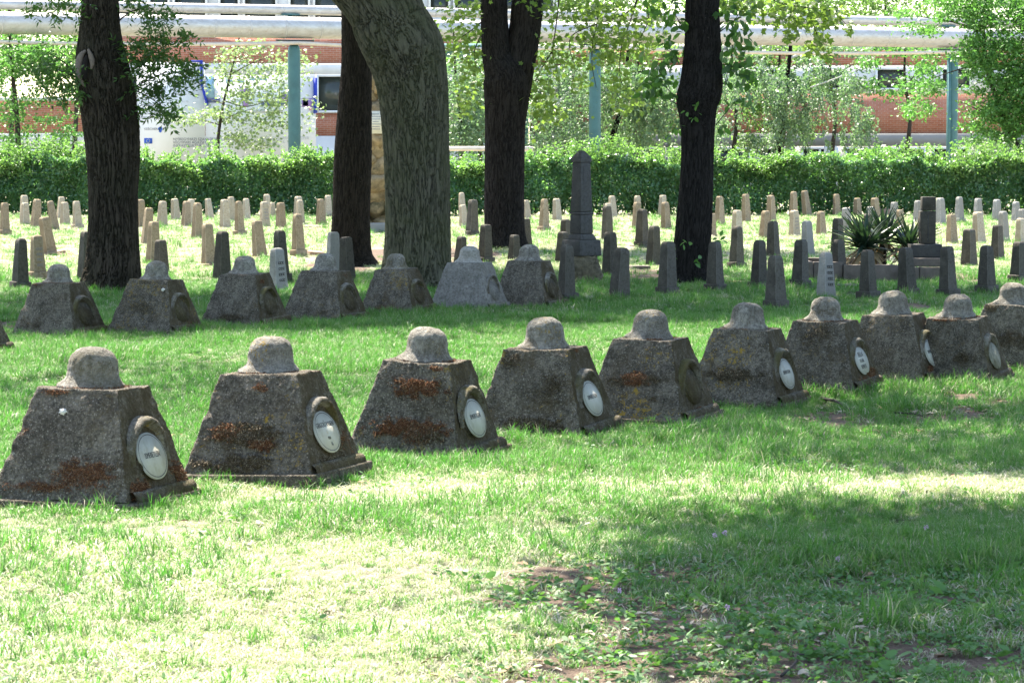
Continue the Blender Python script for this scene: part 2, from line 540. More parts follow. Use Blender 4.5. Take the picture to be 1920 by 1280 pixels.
M['leaf_tip'] = leaf_mat('fresh privet tip', (0.085, 0.17, 0.045), (0.18, 0.28, 0.09), (0.16, 0.33, 0.055), 0.45, 0.4, 0.4)
M['yucca'] = leaf_mat('yucca leaf', (0.011, 0.028, 0.017), (0.032, 0.060, 0.034), (0.03, 0.07, 0.02), 0.45, 0.4, 0.15)
M['yucca_dry'] = plain('dead yucca leaf', (0.26, 0.19, 0.10), 0.9, 0.3)
M['teal'] = plain('teal painted steel', (0.055, 0.140, 0.142), 0.5, 0.12, 3, dirt=(0.045, 0.11, 0.11))
def _lagging():
    t = NT('aluminium pipe lagging')
    co = t.coords()
    n = t.noise(t.n('ShaderNodeMapping', {'Vector': co, 'Scale': (0.5, 3, 3)}).outputs[0], 3.0, 6, 0.7)
    c = t.ramp(n, (0.3, (0.40, 0.37, 0.33)), (0.7, (0.56, 0.545, 0.52)))
    r = t.noise(co, 9, 5, 0.75)
    c = t.mix(t.math('MULTIPLY', t.step(r, 0.56, 0.70), 0.6), c, (0.28, 0.21, 0.13))
    return t.principled(c, 0.42, t.bump(n, 0.2, 0.02), 0.35, 0.5)
M['lagging'] = _lagging()
M['small_pipe'] = plain('cream small pipe', (0.58, 0.50, 0.40), 0.6, 0.15, 4)
def _brick():
    t = NT('red facade brick')
    co = t.n('ShaderNodeTexCoord').outputs['Object']
    mp = t.n('ShaderNodeMapping', {'Vector': co, 'Rotation': (math.pi / 2, 0, 0)}).outputs[0]
    b = t.n('ShaderNodeTexBrick', {'Vector': mp, 'Color1': (0.33, 0.105, 0.060), 'Color2': (0.42, 0.155, 0.095), 'Mortar': (0.40, 0.30, 0.25),
                                   'Scale': 1.0, 'Mortar Size': 0.008, 'Brick Width': 0.26, 'Row Height': 0.083, 'Bias': 0.0})
    n = t.noise(co, 1.5, 5, 0.7)
    c = t.mix(t.math('MULTIPLY', t.step(n, 0.4, 0.7), 0.35), b.outputs['Color'], (0.46, 0.26, 0.19))
    return t.principled(c, 0.9, t.bump(b.outputs['Fac'], -0.4, 0.01), 0, 0.2)
M['brick'] = _brick()
M['render_white'] = plain('white facade render', (0.66, 0.65, 0.63), 0.9, 0.06, 1.2, dirt=(0.58, 0.57, 0.54))
M['render_grey'] = plain('grey concrete band', (0.24, 0.235, 0.225), 0.9, 0.1, 1.2, dirt=(0.20, 0.195, 0.18))
M['frame_white'] = plain('white window frame', (0.72, 0.72, 0.72), 0.5, 0.04)
def _glass():
    t = NT('window glass')
    co = t.coords()
    n = t.noise(co, 0.7, 2, 0.5)
    c = t.ramp(n, (0.35, (0.015, 0.02, 0.017)), (0.7, (0.05, 0.06, 0.05)))
    return t.principled(c, 0.18, None, 0, 0.45)
M['glass'] = _glass()
M['board'] = plain('white hoarding board', (0.70, 0.71, 0.74), 0.6, 0.04, 1.0)
M['blue'] = plain('blue steel frame', (0.020, 0.045, 0.42), 0.5, 0.1)
M['print_grey'] = plain('grey print', (0.17, 0.18, 0.22), 0.7, 0.05)
M['print_pale'] = plain('pale grey print', (0.50, 0.51, 0.54), 0.7, 0.05)
M['print_sky'] = plain('light blue print', (0.30, 0.50, 0.72), 0.7, 0.2, 1.5)
M['print_violet'] = plain('violet print', (0.34, 0.22, 0.56), 0.7, 0.1, 2)
M['print_slate'] = plain('slate blue print', (0.10, 0.13, 0.30), 0.7, 0.2, 2)
M['print_pink'] = plain('pink print', (0.72, 0.30, 0.45), 0.7, 0.1)
M['flag_blue'] = plain('flag blue', (0.03, 0.10, 0.48), 0.6, 0.05)
M['star'] = plain('flag star yellow', (0.75, 0.68, 0.25), 0.6, 0.05)
M['steel'] = plain('dark post steel', (0.06, 0.065, 0.07), 0.6, 0.2)
M['petal'] = plain('pink petal', (0.50, 0.33, 0.46), 0.7, 0.15)
M['petal_white'] = plain('white petal', (0.45, 0.44, 0.40), 0.7, 0.1)
M['litter'] = plain('dead leaf', (0.20, 0.13, 0.075), 0.9, 0.45, 6)
M['litter_pale'] = plain('bleached dead leaf', (0.32, 0.27, 0.20), 0.9, 0.3, 6)
def _grass(name, g0, g1, dry, dryamt, trans):
    t = NT(name)
    v = t.attr('v'); r = t.n('ShaderNodeObjectInfo').outputs['Random']
    f = t.math('ADD', t.math('MULTIPLY', v, 0.6), t.math('MULTIPLY', r, 0.4))
    c = t.ramp(f, (0.05, g0), (0.95, g1))
    c = t.mix(t.step(r, 0.72, 0.95), c, tuple((a * 1.0 + b) / 2 for a, b in zip(g1, (0.24, 0.27, 0.08))))
    isdry = t.step(t.attr('d'), 1 - dryamt - 0.02, 1 - dryamt + 0.02)
    c = t.mix(isdry, c, dry)
    tr = t.mix(isdry, trans, tuple(x * 0.7 for x in dry))
    p = t.n('ShaderNodeBsdfPrincipled', {'Base Color': c, 'Roughness': 0.5, 'Specular IOR Level': 0.28})
    tl = t.n('ShaderNodeBsdfTranslucent', {'Color': tr})
    mx = t.n('ShaderNodeMixShader', {0: 0.34, 1: p.outputs[0], 2: tl.outputs[0]})
    t.t.links.new(mx.outputs[0], t.out.inputs['Surface'])
    return t.m
M['grass'] = _grass('green grass blade', (0.046, 0.108, 0.019), (0.130, 0.210, 0.047), (0.44, 0.41, 0.27), 0.06, (0.07, 0.28, 0.03))
M['grass_dry'] = _grass('dry grass blade', (0.14, 0.23, 0.06), (0.27, 0.34, 0.14), (0.50, 0.46, 0.34), 0.45, (0.2, 0.33, 0.06))
M['weed'] = leaf_mat('broad weed leaf', (0.04, 0.11, 0.03), (0.10, 0.19, 0.07), (0.12, 0.28, 0.04), 0.55, 0.3, 0.3)
def _ground():
    t = NT('grassy soil')
    co = t.n('ShaderNodeTexCoord').outputs['Object']
    soil, dry = t.attr('soil'), t.attr('dry')
    n1 = t.noise(co, 3.0, 8, 0.7); n2 = t.noise(co, 38.0, 6, 0.75); n3 = t.noise(co, 9.0, 5, 0.65)
    green = t.ramp(n2, (0.3, (0.020, 0.028, 0.010)), (0.72, (0.065, 0.085, 0.028)))
    straw = t.ramp(n2, (0.3, (0.10, 0.09, 0.055)), (0.7, (0.36, 0.335, 0.25)))
    earth = t.ramp(n2, (0.3, (0.055, 0.038, 0.028)), (0.72, (0.19, 0.14, 0.105)))
    c = t.mix(t.step(t.math('ADD', dry, t.math('MULTIPLY', t.math('SUBTRACT', n3, 0.5), 0.9)), 0.35, 0.65), green, straw)
    c = t.mix(t.step(t.math('ADD', soil, t.math('MULTIPLY', t.math('SUBTRACT', n1, 0.5), 0.7)), 0.4, 0.6), c, earth)
    return t.principled(c, 0.97, t.bump(t.math('ADD', n2, n3), 0.9, 0.03), 0, 0.1)
M['ground'] = _ground()

# ---------------------------------------------------------------- where the helmet stones stand (needed by the grass too)
# (helmet centre x, helmet top y, near ground corner x, y in the photograph, turn in degrees)
FRONT = [(171, 647, 250, 966, 16), (513, 627, 600, 917, 17.5), (795, 610, 872, 873, 18), (1026, 592, 1098, 826, 19.5), (1219, 578, 1296, 805, 20.5),
         (1399, 565, 1465, 770, 21), (1548, 554, 1613, 744, 23), (1679, 543, 1746, 724, 22.5), (1798, 549, 1860, 722, 22), (1898, 528, 1955, 694, 22)]
BACK = [(-84, 506, -48, 668, 18), (111, 495, 145, 636, 18), (291, 489, 330, 629, 19), (459, 479, 497, 614, 19), (609, 475, 645, 606, 20),
        (746, 475, 783, 591, 20), (880, 461, 906, 580, 18), (991, 458, 1022, 577, 19)]
def stone_site(s):
    hx, ty, gx, gy, a = s
    Yc = ground_y(gx, gy)
    Y = Yc + 0.46
    p = at(hx, ty, Y)
    g = float(gz(p[0], Y))
    return p[0], Y, g, (p[2] - g - (0.024 if gy > 690 else 0.0)) / 0.805, rad(a)
SITES = [stone_site(s) for s in FRONT] + [stone_site(s) for s in BACK]

# ---------------------------------------------------------------- ground
def ell(px, py, rx, ry):
    Y = ground_y(px, py); p = at(px, py, Y)
    return p[0], p[1], rx, ry
SOIL = [ell(1500, 1160, 1.25, 0.75), ell(1080, 1130, 0.5, 0.45), ell(1850, 1160, 0.8, 0.8), ell(1560, 785, 0.4, 0.9), ell(1860, 748, 0.6, 0.9), ell(1650, 815, 0.45, 0.5), ell(1380, 830, 0.4, 0.6), ell(1750, 775, 0.5, 0.8), ell(1480, 880, 0.6, 0.35), ell(1150, 850, 0.3, 0.4),
        ell(1250, 845, 0.3, 0.4), ell(60, 612, 0.7, 1.0), ell(800, 480, 1.5, 5.0), ell(1220, 515, 0.6, 2.0), ell(1820, 520, 1.0, 2.0), ell(1700, 575, 0.35, 0.6), ell(640, 500, 0.7, 3.0)]
def soil_mask(x, y):
    r = np.zeros(np.shape(x))
    for cx, cy, rx, ry in SOIL:
        q = ((x - cx) / rx) ** 2 + ((y - cy) / ry) ** 2
        r = np.maximum(r, 1 - smooth(0.35, 1.3, q))
    x_ = np.asarray(x, float); y_ = np.asarray(y, float)
    n = fbm(np.stack([x_ * 1.6, y_ * 1.6, 0 * x_ + 9], -1), 3)
    r = np.maximum(r, np.clip(smooth(-0.5, 0.4, x_) * (1 - smooth(12.7, 13.7, y_)) * (0.80 + 0.4 * n), 0, 1))
    return r
def dry_mask(x, y):
    x = np.asarray(x, float); y = np.asarray(y, float)
    n = fbm(np.stack([x * 0.8, y * 0.8, 0 * x], -1), 3)
    fore = (1 - smooth(15.5, 18.5, y)) * (1 - 0.75 * smooth(-0.2, 1.2, x) * smooth(11.0, 13.5, y) * (1 - smooth(15.2, 16.0, y)))
    strip = np.exp(-((y - 17.0) / 0.9) ** 2) * (x > -1.5)
    far = smooth(43, 50, y - 0.25 * x)
    d = 0.20 + 0.58 * fore + 0.45 * strip + 0.58 * far
    return np.clip(d + 0.16 * n, 0, 1)

ys = np.concatenate([np.array([-300, -60, -10, 0, 4]), np.arange(6, 36, 0.09), np.arange(36, 92, 0.4), np.array([95, 100, 110, 125, 150, 200, 300, 500, 900, 1500])])
xs = np.concatenate([np.array([-900, -400, -150, -80, -45, -30]), np.arange(-20, 20.01, 0.16), np.array([30, 45, 80, 150, 400, 900])])
GX, GY = np.meshgrid(xs, ys)
GZ = gz(GX, GY)
GZ = GZ + np.where((GY > 6) & (GY < 60), 0.012 * fbm(np.stack([GX * 5, GY * 5, 0 * GX], -1), 3), 0)
me = new_mesh('ground', np.stack([GX, GY, GZ], -1).reshape(-1, 3), grid_faces(len(ys), len(xs), False), M['ground'], True,
              {'soil': soil_mask(GX, GY).ravel(), 'dry': dry_mask(GX, GY).ravel()})
tag(link('ground', me), kind='structure')

# ---------------------------------------------------------------- grass: tufts of real blades, scattered by geometry nodes
def tuft(rng, n, h, spread, lean, width, flat=0.0):
    V, Fc, va, da = [], [], [], []
    for b in range(n):
        a = rng.uniform(0, 2 * math.pi); r = spread * math.sqrt(rng.uniform())
        base = np.array([r * math.cos(a), r * math.sin(a), -0.01])
        az = rng.uniform(0, 2 * math.pi)
        ln = h * rng.uniform(0.45, 1.2)
        le = lean * rng.uniform(0.2, 1.3) + flat * rng.uniform(0.4, 1)
        d = np.array([math.cos(az), math.sin(az), 0]); side = np.array([-math.sin(az), math.cos(az), 0])
        tw = rng.uniform(-0.8, 0.8)
        side = side * math.cos(tw) + d * math.sin(tw)
        w = width * rng.uniform(0.6, 1.3)
        pts = []
        for t in (0, 0.4, 0.75, 1.0):
            bend = le * t * t
            up = math.cos(min(1.45, bend)) * t * ln
            out = math.sin(min(1.45, bend)) * t * ln + 0.15 * le * t * ln
            pts.append(base + d * out + np.array([0, 0, up]))
        i = sum(len(x) for x in V)
        ws = (w, w * 0.9, w * 0.55)
        vv = []
        for k in range(3):
            vv += [pts[k] - side * ws[k] / 2, pts[k] + side * ws[k] / 2]
        vv.append(pts[3])
        V.append(np.array(vv))
        Fc.append([(i, i + 1, i + 3, i + 2), (i + 2, i + 3, i + 5, i + 4), (i + 4, i + 5, i + 6, i + 6)])
        va += [rng.uniform()] * 7; da += [rng.uniform()] * 7
    V = np.concatenate(V); Q, T = [], []
    for q in Fc:
        Q += [q[0], q[1]]; T.append(q[2][:3])
    return V, [np.array(Q), np.array(T)], va, da

def source_collection(name, meshes):
    c = bpy.data.collections.new(name)
    for i, m in enumerate(meshes):
        c.objects.link(bpy.data.objects.new('%s_%02d' % (name, i), m))
    return c

def scatter(name, P, rot, sc, idx, coll, label, cat, tilt=None):
    me = bpy.data.meshes.new(name)
    me.vertices.add(len(P))
    me.vertices.foreach_set('co', np.asarray(P, np.float32).ravel())
    for k, typ, v in (('rot', 'FLOAT', rot), ('sc', 'FLOAT', sc), ('idx', 'INT', idx), ('tilt', 'FLOAT', tilt if tilt is not None else np.zeros(len(P)))):
        a = me.attributes.new(k, typ, 'POINT')
        a.data.foreach_set('value', np.asarray(v, np.int32 if typ == 'INT' else np.float32))
    o = link(name, me)
    ng = bpy.data.node_groups.new(name, 'GeometryNodeTree')
    ng.interface.new_socket('Geometry', in_out='INPUT', socket_type='NodeSocketGeometry')
    ng.interface.new_socket('Geometry', in_out='OUTPUT', socket_type='NodeSocketGeometry')
    nn = ng.nodes.new
    gi, go = nn('NodeGroupInput'), nn('NodeGroupOutput')
    ci = nn('GeometryNodeCollectionInfo')
    ci.inputs['Collection'].default_value = coll
    ci.inputs['Separate Children'].default_value = True
    ci.inputs['Reset Children'].default_value = True
    ip = nn('GeometryNodeInstanceOnPoints')
    ip.inputs['Pick Instance'].default_value = True
    def na(k, t):
        n = nn('GeometryNodeInputNamedAttribute'); n.data_type = t; n.inputs['Name'].default_value = k
        return n.outputs['Attribute']
    cx = nn('ShaderNodeCombineXYZ'); er = nn('FunctionNodeEulerToRotation')
    L = ng.links.new
    L(na('rot', 'FLOAT'), cx.inputs[2]); L(na('tilt', 'FLOAT'), cx.inputs[0]); L(cx.outputs[0], er.inputs[0])
    L(gi.outputs[0], ip.inputs['Points']); L(ci.outputs[0], ip.inputs['Instance'])
    L(na('idx', 'INT'), ip.inputs['Instance Index']); L(er.outputs[0], ip.inputs['Rotation']); L(na('sc', 'FLOAT'), ip.inputs['Scale'])
    L(ip.outputs[0], go.inputs[0])
    o.modifiers.new('scatter', 'NODES').node_group = ng
    return tag(o, label, cat, kind='stuff')

rg = np.random.default_rng(21)
def tuft_mesh(i, mat, **k):
    V, Fs, va, da = tuft(rg, **k)
    return new_mesh('grass_tuft', V, Fs, mat, attrs={'v': va, 'd': da})
TUFTS = [tuft_mesh(i, M['grass'], n=34, h=0.070, spread=0.06, lean=0.9, width=0.0042) for i in range(5)]
TUFTS += [tuft_mesh(i, M['grass'], n=26, h=0.100, spread=0.045, lean=0.7, width=0.0045) for i in range(3)]
TUFTS += [tuft_mesh(i, M['grass_dry'], n=34, h=0.060, spread=0.07, lean=1.2, width=0.0045, flat=0.5) for i in range(5)]
grass_src = source_collection('grass_tuft', TUFTS)

def wedge(n, y0, y1, margin, rng):
    """uniform points in the strip of ground that the lens looks over, with a margin"""
    y = np.sqrt(rng.uniform(y0 ** 2, y1 ** 2, n))
    x = rng.uniform(-1, 1, n) * (0.1715 * y + margin)
    return x, y
def away_from_stones(x, y, r=1.06):
    ok = np.ones(len(x), bool)
    for sx, sy, g, s, a in SITES:
        dx, dy = x - sx, y - sy
        u = dx * math.cos(a) - dy * math.sin(a); v = dx * math.sin(a) + dy * math.cos(a)
        ok &= (np.abs(u) > 0.40 * s * r) | (np.abs(v) > 0.42 * s * r)
    return ok
PX, PY, PS, PI = [], [], [], []
for n, y0, y1, mg, scl in ((60000, 9.0, 20.0, 0.9, 0.95), (60000, 20.0, 36.0, 1.2, 1.05), (30000, 36.0, 52.0, 1.5, 1.2), (30000, 52.0, 84.5, 2.0, 1.5)):
    x, y = wedge(n, y0, y1, mg, rg)
    so, dr = soil_mask(x, y), dry_mask(x, y)
    patch = fbm(np.stack([x * 1.3, y * 1.3, 0 * x + 3], -1), 3)
    keep = rg.uniform(0, 1, n) < np.clip(1.12 - 1.12 * so - 0.15 * dr + 0.40 * patch, 0.06, 1)
    keep &= away_from_stones(x, y)
    x, y, dr, patch = x[keep], y[keep], dr[keep], patch[keep]
    isdry = rg.uniform(0, 1, len(x)) < dr
    tall = rg.uniform(0, 1, len(x)) < 0.25 + 0.2 * patch
    PX.append(x); PY.append(y)
    PI.append(np.where(isdry, rg.integers(8, 13, len(x)), np.where(tall, rg.integers(5, 8, len(x)), rg.integers(0, 5, len(x)))))
    PS.append(scl * rg.uniform(0.55, 1.3, len(x)) * (1 + 0.45 * patch))
# longer grass growing up against the stones
for sx, sy, g, s, a in SITES:
    n = 110 if sy < 30 else 70
    t = rg.uniform(0, 4, n); e = (t % 1) * 2 - 1; k = t.astype(int)
    off = rg.uniform(0.45, 0.53, n) * s
    u = np.where(k == 0, off, np.where(k == 1, -off, e * 0.5 * s)); v = np.where(k == 2, off, np.where(k == 3, -off, e * 0.5 * s))
    PX.append(sx + u * math.cos(a) + v * math.sin(a)); PY.append(sy - u * math.sin(a) + v * math.cos(a))
    PI.append(rg.integers(3, 8, n)); PS.append(rg.uniform(0.45, 1.15, n))
PX, PY, PS, PI = map(np.concatenate, (PX, PY, PS, PI))
scatter('grass', np.stack([PX, PY, gz(PX, PY)], 1), rg.uniform(0, 6.283, len(PX)), PS, PI, grass_src,
        'uneven green and straw coloured grass between the graves', 'grass', rg.normal(0, 0.12, len(PX)))

# broad leaved weeds and clover on the bare soil, dead leaves
def weed_mesh(rng, n, size, up, shape, stalk):
    a = rng.uniform(0, 6.283, n)
    r = rng.uniform(0.0, 0.05, n)
    C = np.stack([r * np.cos(a), r * np.sin(a), rng.uniform(0.0, stalk, n)], 1)
    D = np.stack([np.cos(a), np.sin(a), rng.uniform(0.1, up, n)], 1)
    V, Fc, v = leaves(C, size, shape, rng, up=1.2, D=D)
    return new_mesh('weed', V, Fc, M['weed'], attrs={'v': v})
WEEDS = [weed_mesh(rg, 9, 0.055, 0.6, 'oval', 0.02) for _ in range(3)] + [weed_mesh(rg, 18, 0.032, 0.5, 'oval', 0.05) for _ in range(4)] + [weed_mesh(rg, 8, 0.085, 1.0, 'slim', 0.02) for _ in range(2)]
weed_src = source_collection('weed', WEEDS)
x, y = wedge(14000, 9.2, 20, 0.6, rg)
so = soil_mask(x, y)
lush = smooth(0.0, 1.0, x) * (1 - smooth(12.8, 14.5, y))
k = (rg.uniform(0, 1, len(x)) < 0.03 + 0.40 * so + 0.25 * lush) & away_from_stones(x, y, 1.15)
x, y = x[k], y[k]
x2, y2 = wedge(1500, 20, 40, 0.6, rg)
k = (rg.uniform(0, 1, len(x2)) < 0.05 + 0.5 * soil_mask(x2, y2)) & away_from_stones(x2, y2, 1.15)
x, y = np.concatenate([x, x2[k]]), np.concatenate([y, y2[k]])
w = rg.uniform(0, 1, len(x))
idx = np.where(w < 0.18, rg.integers(0, 3, len(x)), np.where(w < 0.95, rg.integers(3, 7, len(x)), rg.integers(7, 9, len(x))))
scatter('weeds', np.stack([x, y, gz(x, y)], 1), rg.uniform(0, 6.283, len(x)), rg.uniform(0.5, 1.1, len(x)), idx, weed_src,
        'broad leaved weeds and clover on the bare soil', 'weeds')
def litter_mesh(mat):
    C = rg.uniform(-0.05, 0.05, (3, 3)); C[:, 2] = rg.uniform(0.004, 0.02, 3)
    V, Fc, v = leaves(C, 0.05, 'oval', rg, up=2.5)
    return new_mesh('fallen_leaf', V, Fc, mat)
LIT = [litter_mesh(M['litter']) for _ in range(3)] + [litter_mesh(M['litter_pale']) for _ in range(3)]
lit_src = source_collection('fallen_leaf', LIT)
x, y = wedge(7000, 9.2, 24, 0.5, rg)
k = (rg.uniform(0, 1, len(x)) < 0.05 + 0.30 * soil_mask(x, y)) & away_from_stones(x, y, 1.1)
x, y = x[k], y[k]
scatter('fallen_leaves', np.stack([x, y, gz(x, y) + 0.012], 1), rg.uniform(0, 6.283, len(x)), rg.uniform(0.4, 1.2, len(x)), rg.integers(0, 6, len(x)), lit_src,
        'dead brown leaves strewn over the soil', 'leaf litter')

# ---------------------------------------------------------------- helmet stones
HB, HT = 0.385, 0.230          # half width of the body at its foot and at its top
BODY_Z0, BODY_Z1 = 0.05, 0.60
HBY, HTY = 0.428, 0.205         # the same across the plaque face

def rounded_square(n, r):
    """unit square outline (half width 1) with rounded corners"""
    P = []
    k = n // 4
    for q in range(4):
        m = k - 8
        for i in range(m):
            P.append((q, -1 + r + (2 - 2 * r) * i / m, None))
        for i in range(8):
            P.append((q, None, i / 8))
    out = []
    for q, s, c in P:
        if c is None:
            x, y = 1.0, s
        else:
            a = c * math.pi / 2
            x, y = 1 - r + r * math.cos(a), 1 - r + r * math.sin(a)
        ca, sa = [(1, 0), (0, 1), (-1, 0), (0, -1)][q]
        out.append((x * ca - y * sa, x * sa + y * ca))
    return np.array(out)

def stone_body(seed, hi=True):
    n, m = (176, 64) if hi else (112, 36)
    sq = rounded_square(n, 0.035)
    t = np.linspace(0, 1, m)
    hw = HB + (HT - HB) * t
    V = np.concatenate([np.stack([sq[:, 0] * h, sq[:, 1] * (HBY + (HTY - HBY) * tt), np.full(n, BODY_Z0 + (BODY_Z1 - BODY_Z0) * tt)], 1) for h, tt in zip(hw, t)])
    Fq = [grid_faces(m, n, True)]
    caps = []
    for f in (0.96, 0.8, 0.6, 0.4, 0.2, 0.02):
        caps.append(np.stack([sq[:, 0] * HT * f, sq[:, 1] * HTY * f, np.full(n, BODY_Z1 + 0.004 * (1 - f))], 1))
    V = np.concatenate([V] + caps)
    Fq.append(grid_faces(len(caps) + 1, n, True) + (m - 1) * n)
    rs = np.random.default_rng(int(seed) * 13 + 5)
    V = V * np.array([rs.uniform(0.97, 1.03), rs.uniform(0.97, 1.03), 1.0])
    # chipped arrises and corners
    for c in range(7):
        tt = 1.0 if c < 3 else rs.uniform(0.1, 0.95)
        e = HB + (HT - HB) * tt; ey = HBY + (HTY - HBY) * tt
        q = np.array([e * (1 if rs.uniform() < 0.5 else -1), -ey if rs.uniform() < 0.7 else ey, BODY_Z0 + (BODY_Z1 - BODY_Z0) * tt])
        if c < 3: q[0] *= rs.uniform(-1, 1)
        r = rs.uniform(0.02, 0.055)
        dd = np.linalg.norm(V - q, axis=1)
        k = np.clip(1 - dd / r, 0, 1)[:, None]
        V = V - k * (q - np.array([0, 0, q[2] - 0.06])) / np.linalg.norm(q) * r * 0.4
    p = V * 1.0 + seed * 5.1
    d = np.stack([fbm(p * 9 + k * 31, 2) for k in range(3)], 1) * 0.0065 + np.stack([fbm(p * 55 + k * 31, 2, 0.7) for k in range(3)], 1) * 0.0028
    return V + d, Fq

def stone_helmet(seed, hi=True):
    n, m = (72, 44) if hi else (44, 26)
    prof = curve_pts([(0.160, -0.006), (0.168, 0.004), (0.167, 0.016), (0.154, 0.026), (0.136, 0.046), (0.127, 0.073), (0.1235, 0.108), (0.117, 0.142), (0.097, 0.175), (0.060, 0.199), (0.002, 0.208)], m)
    th = np.arange(n) / n * 2 * math.pi
    V = []
    for r, z in prof:
        fl = np.clip((r - 0.125) / 0.035, 0, 1) * (z < 0.1)
        rr = r * (1 + 0.10 * fl * np.clip(-np.cos(th), 0, 1) - 0.05 * fl * np.clip(np.cos(th), 0, 1))
        V.append(np.stack([rr * np.cos(th) * 1.04, rr * np.sin(th) * 0.97, np.full(n, z) - 0.012 * fl * np.abs(np.sin(th))], 1))
    V = np.concatenate(V)
    p = V + seed * 7.7
    d = np.stack([fbm(p * 14 + k * 31, 2) for k in range(3)], 1) * 0.004 + np.stack([fbm(p * 60 + k * 31, 2) for k in range(3)], 1) * 0.0022
    return V + d + np.array([0, 0, BODY_Z1 + 0.003]), [grid_faces(m, n, True)]

# frame of the plaque face: origin at the face's middle line, u along it, v up the slope, w out of it
_sl = math.hypot(HB - HT, BODY_Z1 - BODY_Z0)
FV = np.array([-(HB - HT), 0, BODY_Z1 - BODY_Z0]) / _sl
FU = np.array([0, 1.0, 0])
FW = np.cross(FU, FV)
FACE0 = np.array([HB, 0, BODY_Z0])
FACE_ROT = Matrix((FU, FV, FW)).transposed()
U0 = -0.035
def on_face(u, v, w):
    return FACE0 + np.multiply.outer(u, FU) + np.multiply.outer(v, FV) + np.multiply.outer(w, FW)
VC = 0.215                        # height of the plaque's centre up the slope

def arch_ridge(seed):
    n = 60
    a = np.linspace(rad(-8), rad(188), n)
    s = np.clip(np.sin(a), 0, 1)
    V = []
    for r0, hgt in ((0.218, -0.05), (0.222, 0.6), (0.229, 0.95), (0.242, 1.0), (0.260, 0.8), (0.276, 0.35), (0.282, -0.05)):
        w = hgt * (0.012 + 0.044 * s)
        V.append(on_face(r0 * 0.92 * np.cos(a) - 0.03, VC - 0.015 + r0 * 0.80 * np.sin(a), w))
    V = np.concatenate(V)
    p = V + seed
    V = V + np.stack([fbm(p * 40 + k * 31, 2) for k in range(3)], 1) * 0.004
    return V, [grid_faces(7, n, False)]

def face_sill(seed):
    n = 40
    u = np.linspace(-0.40, 0.40, n)
    V = np.concatenate([on_face(u, np.full(n, v), np.full(n, w)) for v, w in ((-0.03, 0.0), (-0.03, 0.034), (0.02, 0.036), (0.045, 0.022), (0.052, -0.01))])
    V = V + np.stack([fbm((V + seed) * 30 + k * 31, 2) for k in range(3)], 1) * 0.004
    return V, [grid_faces(5, n, False)]

TILT = 0.07
def oval(ru, rv, w0, w1, v0=VC - 0.005, n=48, chip=None, tilt=True):
    a = np.arange(n) / n * 2 * math.pi
    k = np.ones(n)
    if chip is not None:
        k = 1 - 0.13 * np.exp(-((np.angle(np.exp(1j * (a - chip)))) / 0.14) ** 2)
    tl = -TILT * rv * k * np.sin(a) + TILT * 0.125 if tilt else np.zeros(n)
    A = on_face(U0 + ru * k * np.cos(a), v0 + rv * k * np.sin(a), w0 + tl * (w0 >= 0))
    B = on_face(U0 + ru * k * np.cos(a), v0 + rv * k * np.sin(a), w1 + tl)
    return np.concatenate([A, B]), [grid_faces(2, n, True), np.array([list(range(n, 2 * n))])]

def oval_ring(ru, rv, wd, w, v0=VC - 0.005, n=64):
    a = np.arange(n) / n * 2 * math.pi
    f = lambda v: w + TILT * (0.125 - v)
    A = on_face(U0 + ru * np.cos(a), v0 + rv * np.sin(a), f(rv * np.sin(a)))
    B = on_face(U0 + (ru - wd) * np.cos(a), v0 + (rv - wd) * np.sin(a), f((rv - wd) * np.sin(a)))
    return np.concatenate([A, B]), [grid_faces(2, n, True)]

def moss_patch(rng, pts, nrm, length, matname, name, parent, n_each=1):
    """a mat of short curled strands growing out of the surface points"""
    n = len(pts)
    d = nrm + rng.normal(size=(n, 3)) * 0.75; d /= np.linalg.norm(d, axis=1, keepdims=True)
    s = np.cross(d, rng.normal(size=(n, 3))); s /= np.linalg.norm(s, axis=1, keepdims=True)
    ln = length * 0.6 * rng.uniform(0.3, 1.4, n)[:, None]
    w = 0.0013
    mid = pts + d * ln * 0.55
    tip = pts + d * ln * 0.9 + s * ln * 0.45 + np.array([0, 0, -0.3]) * ln
    sw = np.cross(d, s) * w
    V = np.stack([pts - sw - nrm * 0.006, pts + sw - nrm * 0.006, mid + sw, mid - sw, tip], 1).reshape(-1, 3)
    b = np.arange(n)[:, None] * 5
    q = b + np.array([[0, 1, 2, 3]]); t = b + np.array([[3, 2, 4]])
    o = link(name, new_mesh(name, V, [q, t], M[matname], attrs={'v': np.repeat(rng.uniform(0, 1, n) ** 1.3, 5)}), parent)
    o['kind'] = 'stuff'
    return o

def side_pts(rng, cx, cz, rx, rz, n, face='side'):
    """points on the side face (local -Y) or plaque face (local +X); cx along, cz up, as fractions; ragged outline"""
    u = rng.normal(0, 0.45, n * 3); v = rng.normal(0, 0.45, n * 3)
    nz = fbm(np.stack([u * 2.6 * rx / 0.4 + cx * 9, v * 2.6 * rz / 0.12 + cz * 5, np.zeros(n * 3) + rx * 30], -1), 4, 0.65)
    e = (u ** 2 + v ** 2) < 0.55 + 0.95 * nz
    u, v = u[e][:n] * rx + cx, v[e][:n] * rz + cz
    k = (np.abs(u) < 0.97) & (v > 0.0) & (v < 0.985)
    u, v = u[k], v[k]
    hw = HB + (HT - HB) * v
    z = BODY_Z0 + (BODY_Z1 - BODY_Z0) * v
    hy = HBY + (HTY - HBY) * v
    sl = np.array([BODY_Z1 - BODY_Z0, (HBY - HTY) if face == 'side' else (HB - HT)]); sl = sl / np.hypot(*sl)
    if face == 'side':
        P = np.stack([u * hw, -hy, z], 1); N = np.array([0, -sl[0], sl[1]])
    else:
        P = np.stack([hw, u * hy, z], 1); N = np.array([sl[0], 0, sl[1]])
    return P, np.broadcast_to(N, P.shape)

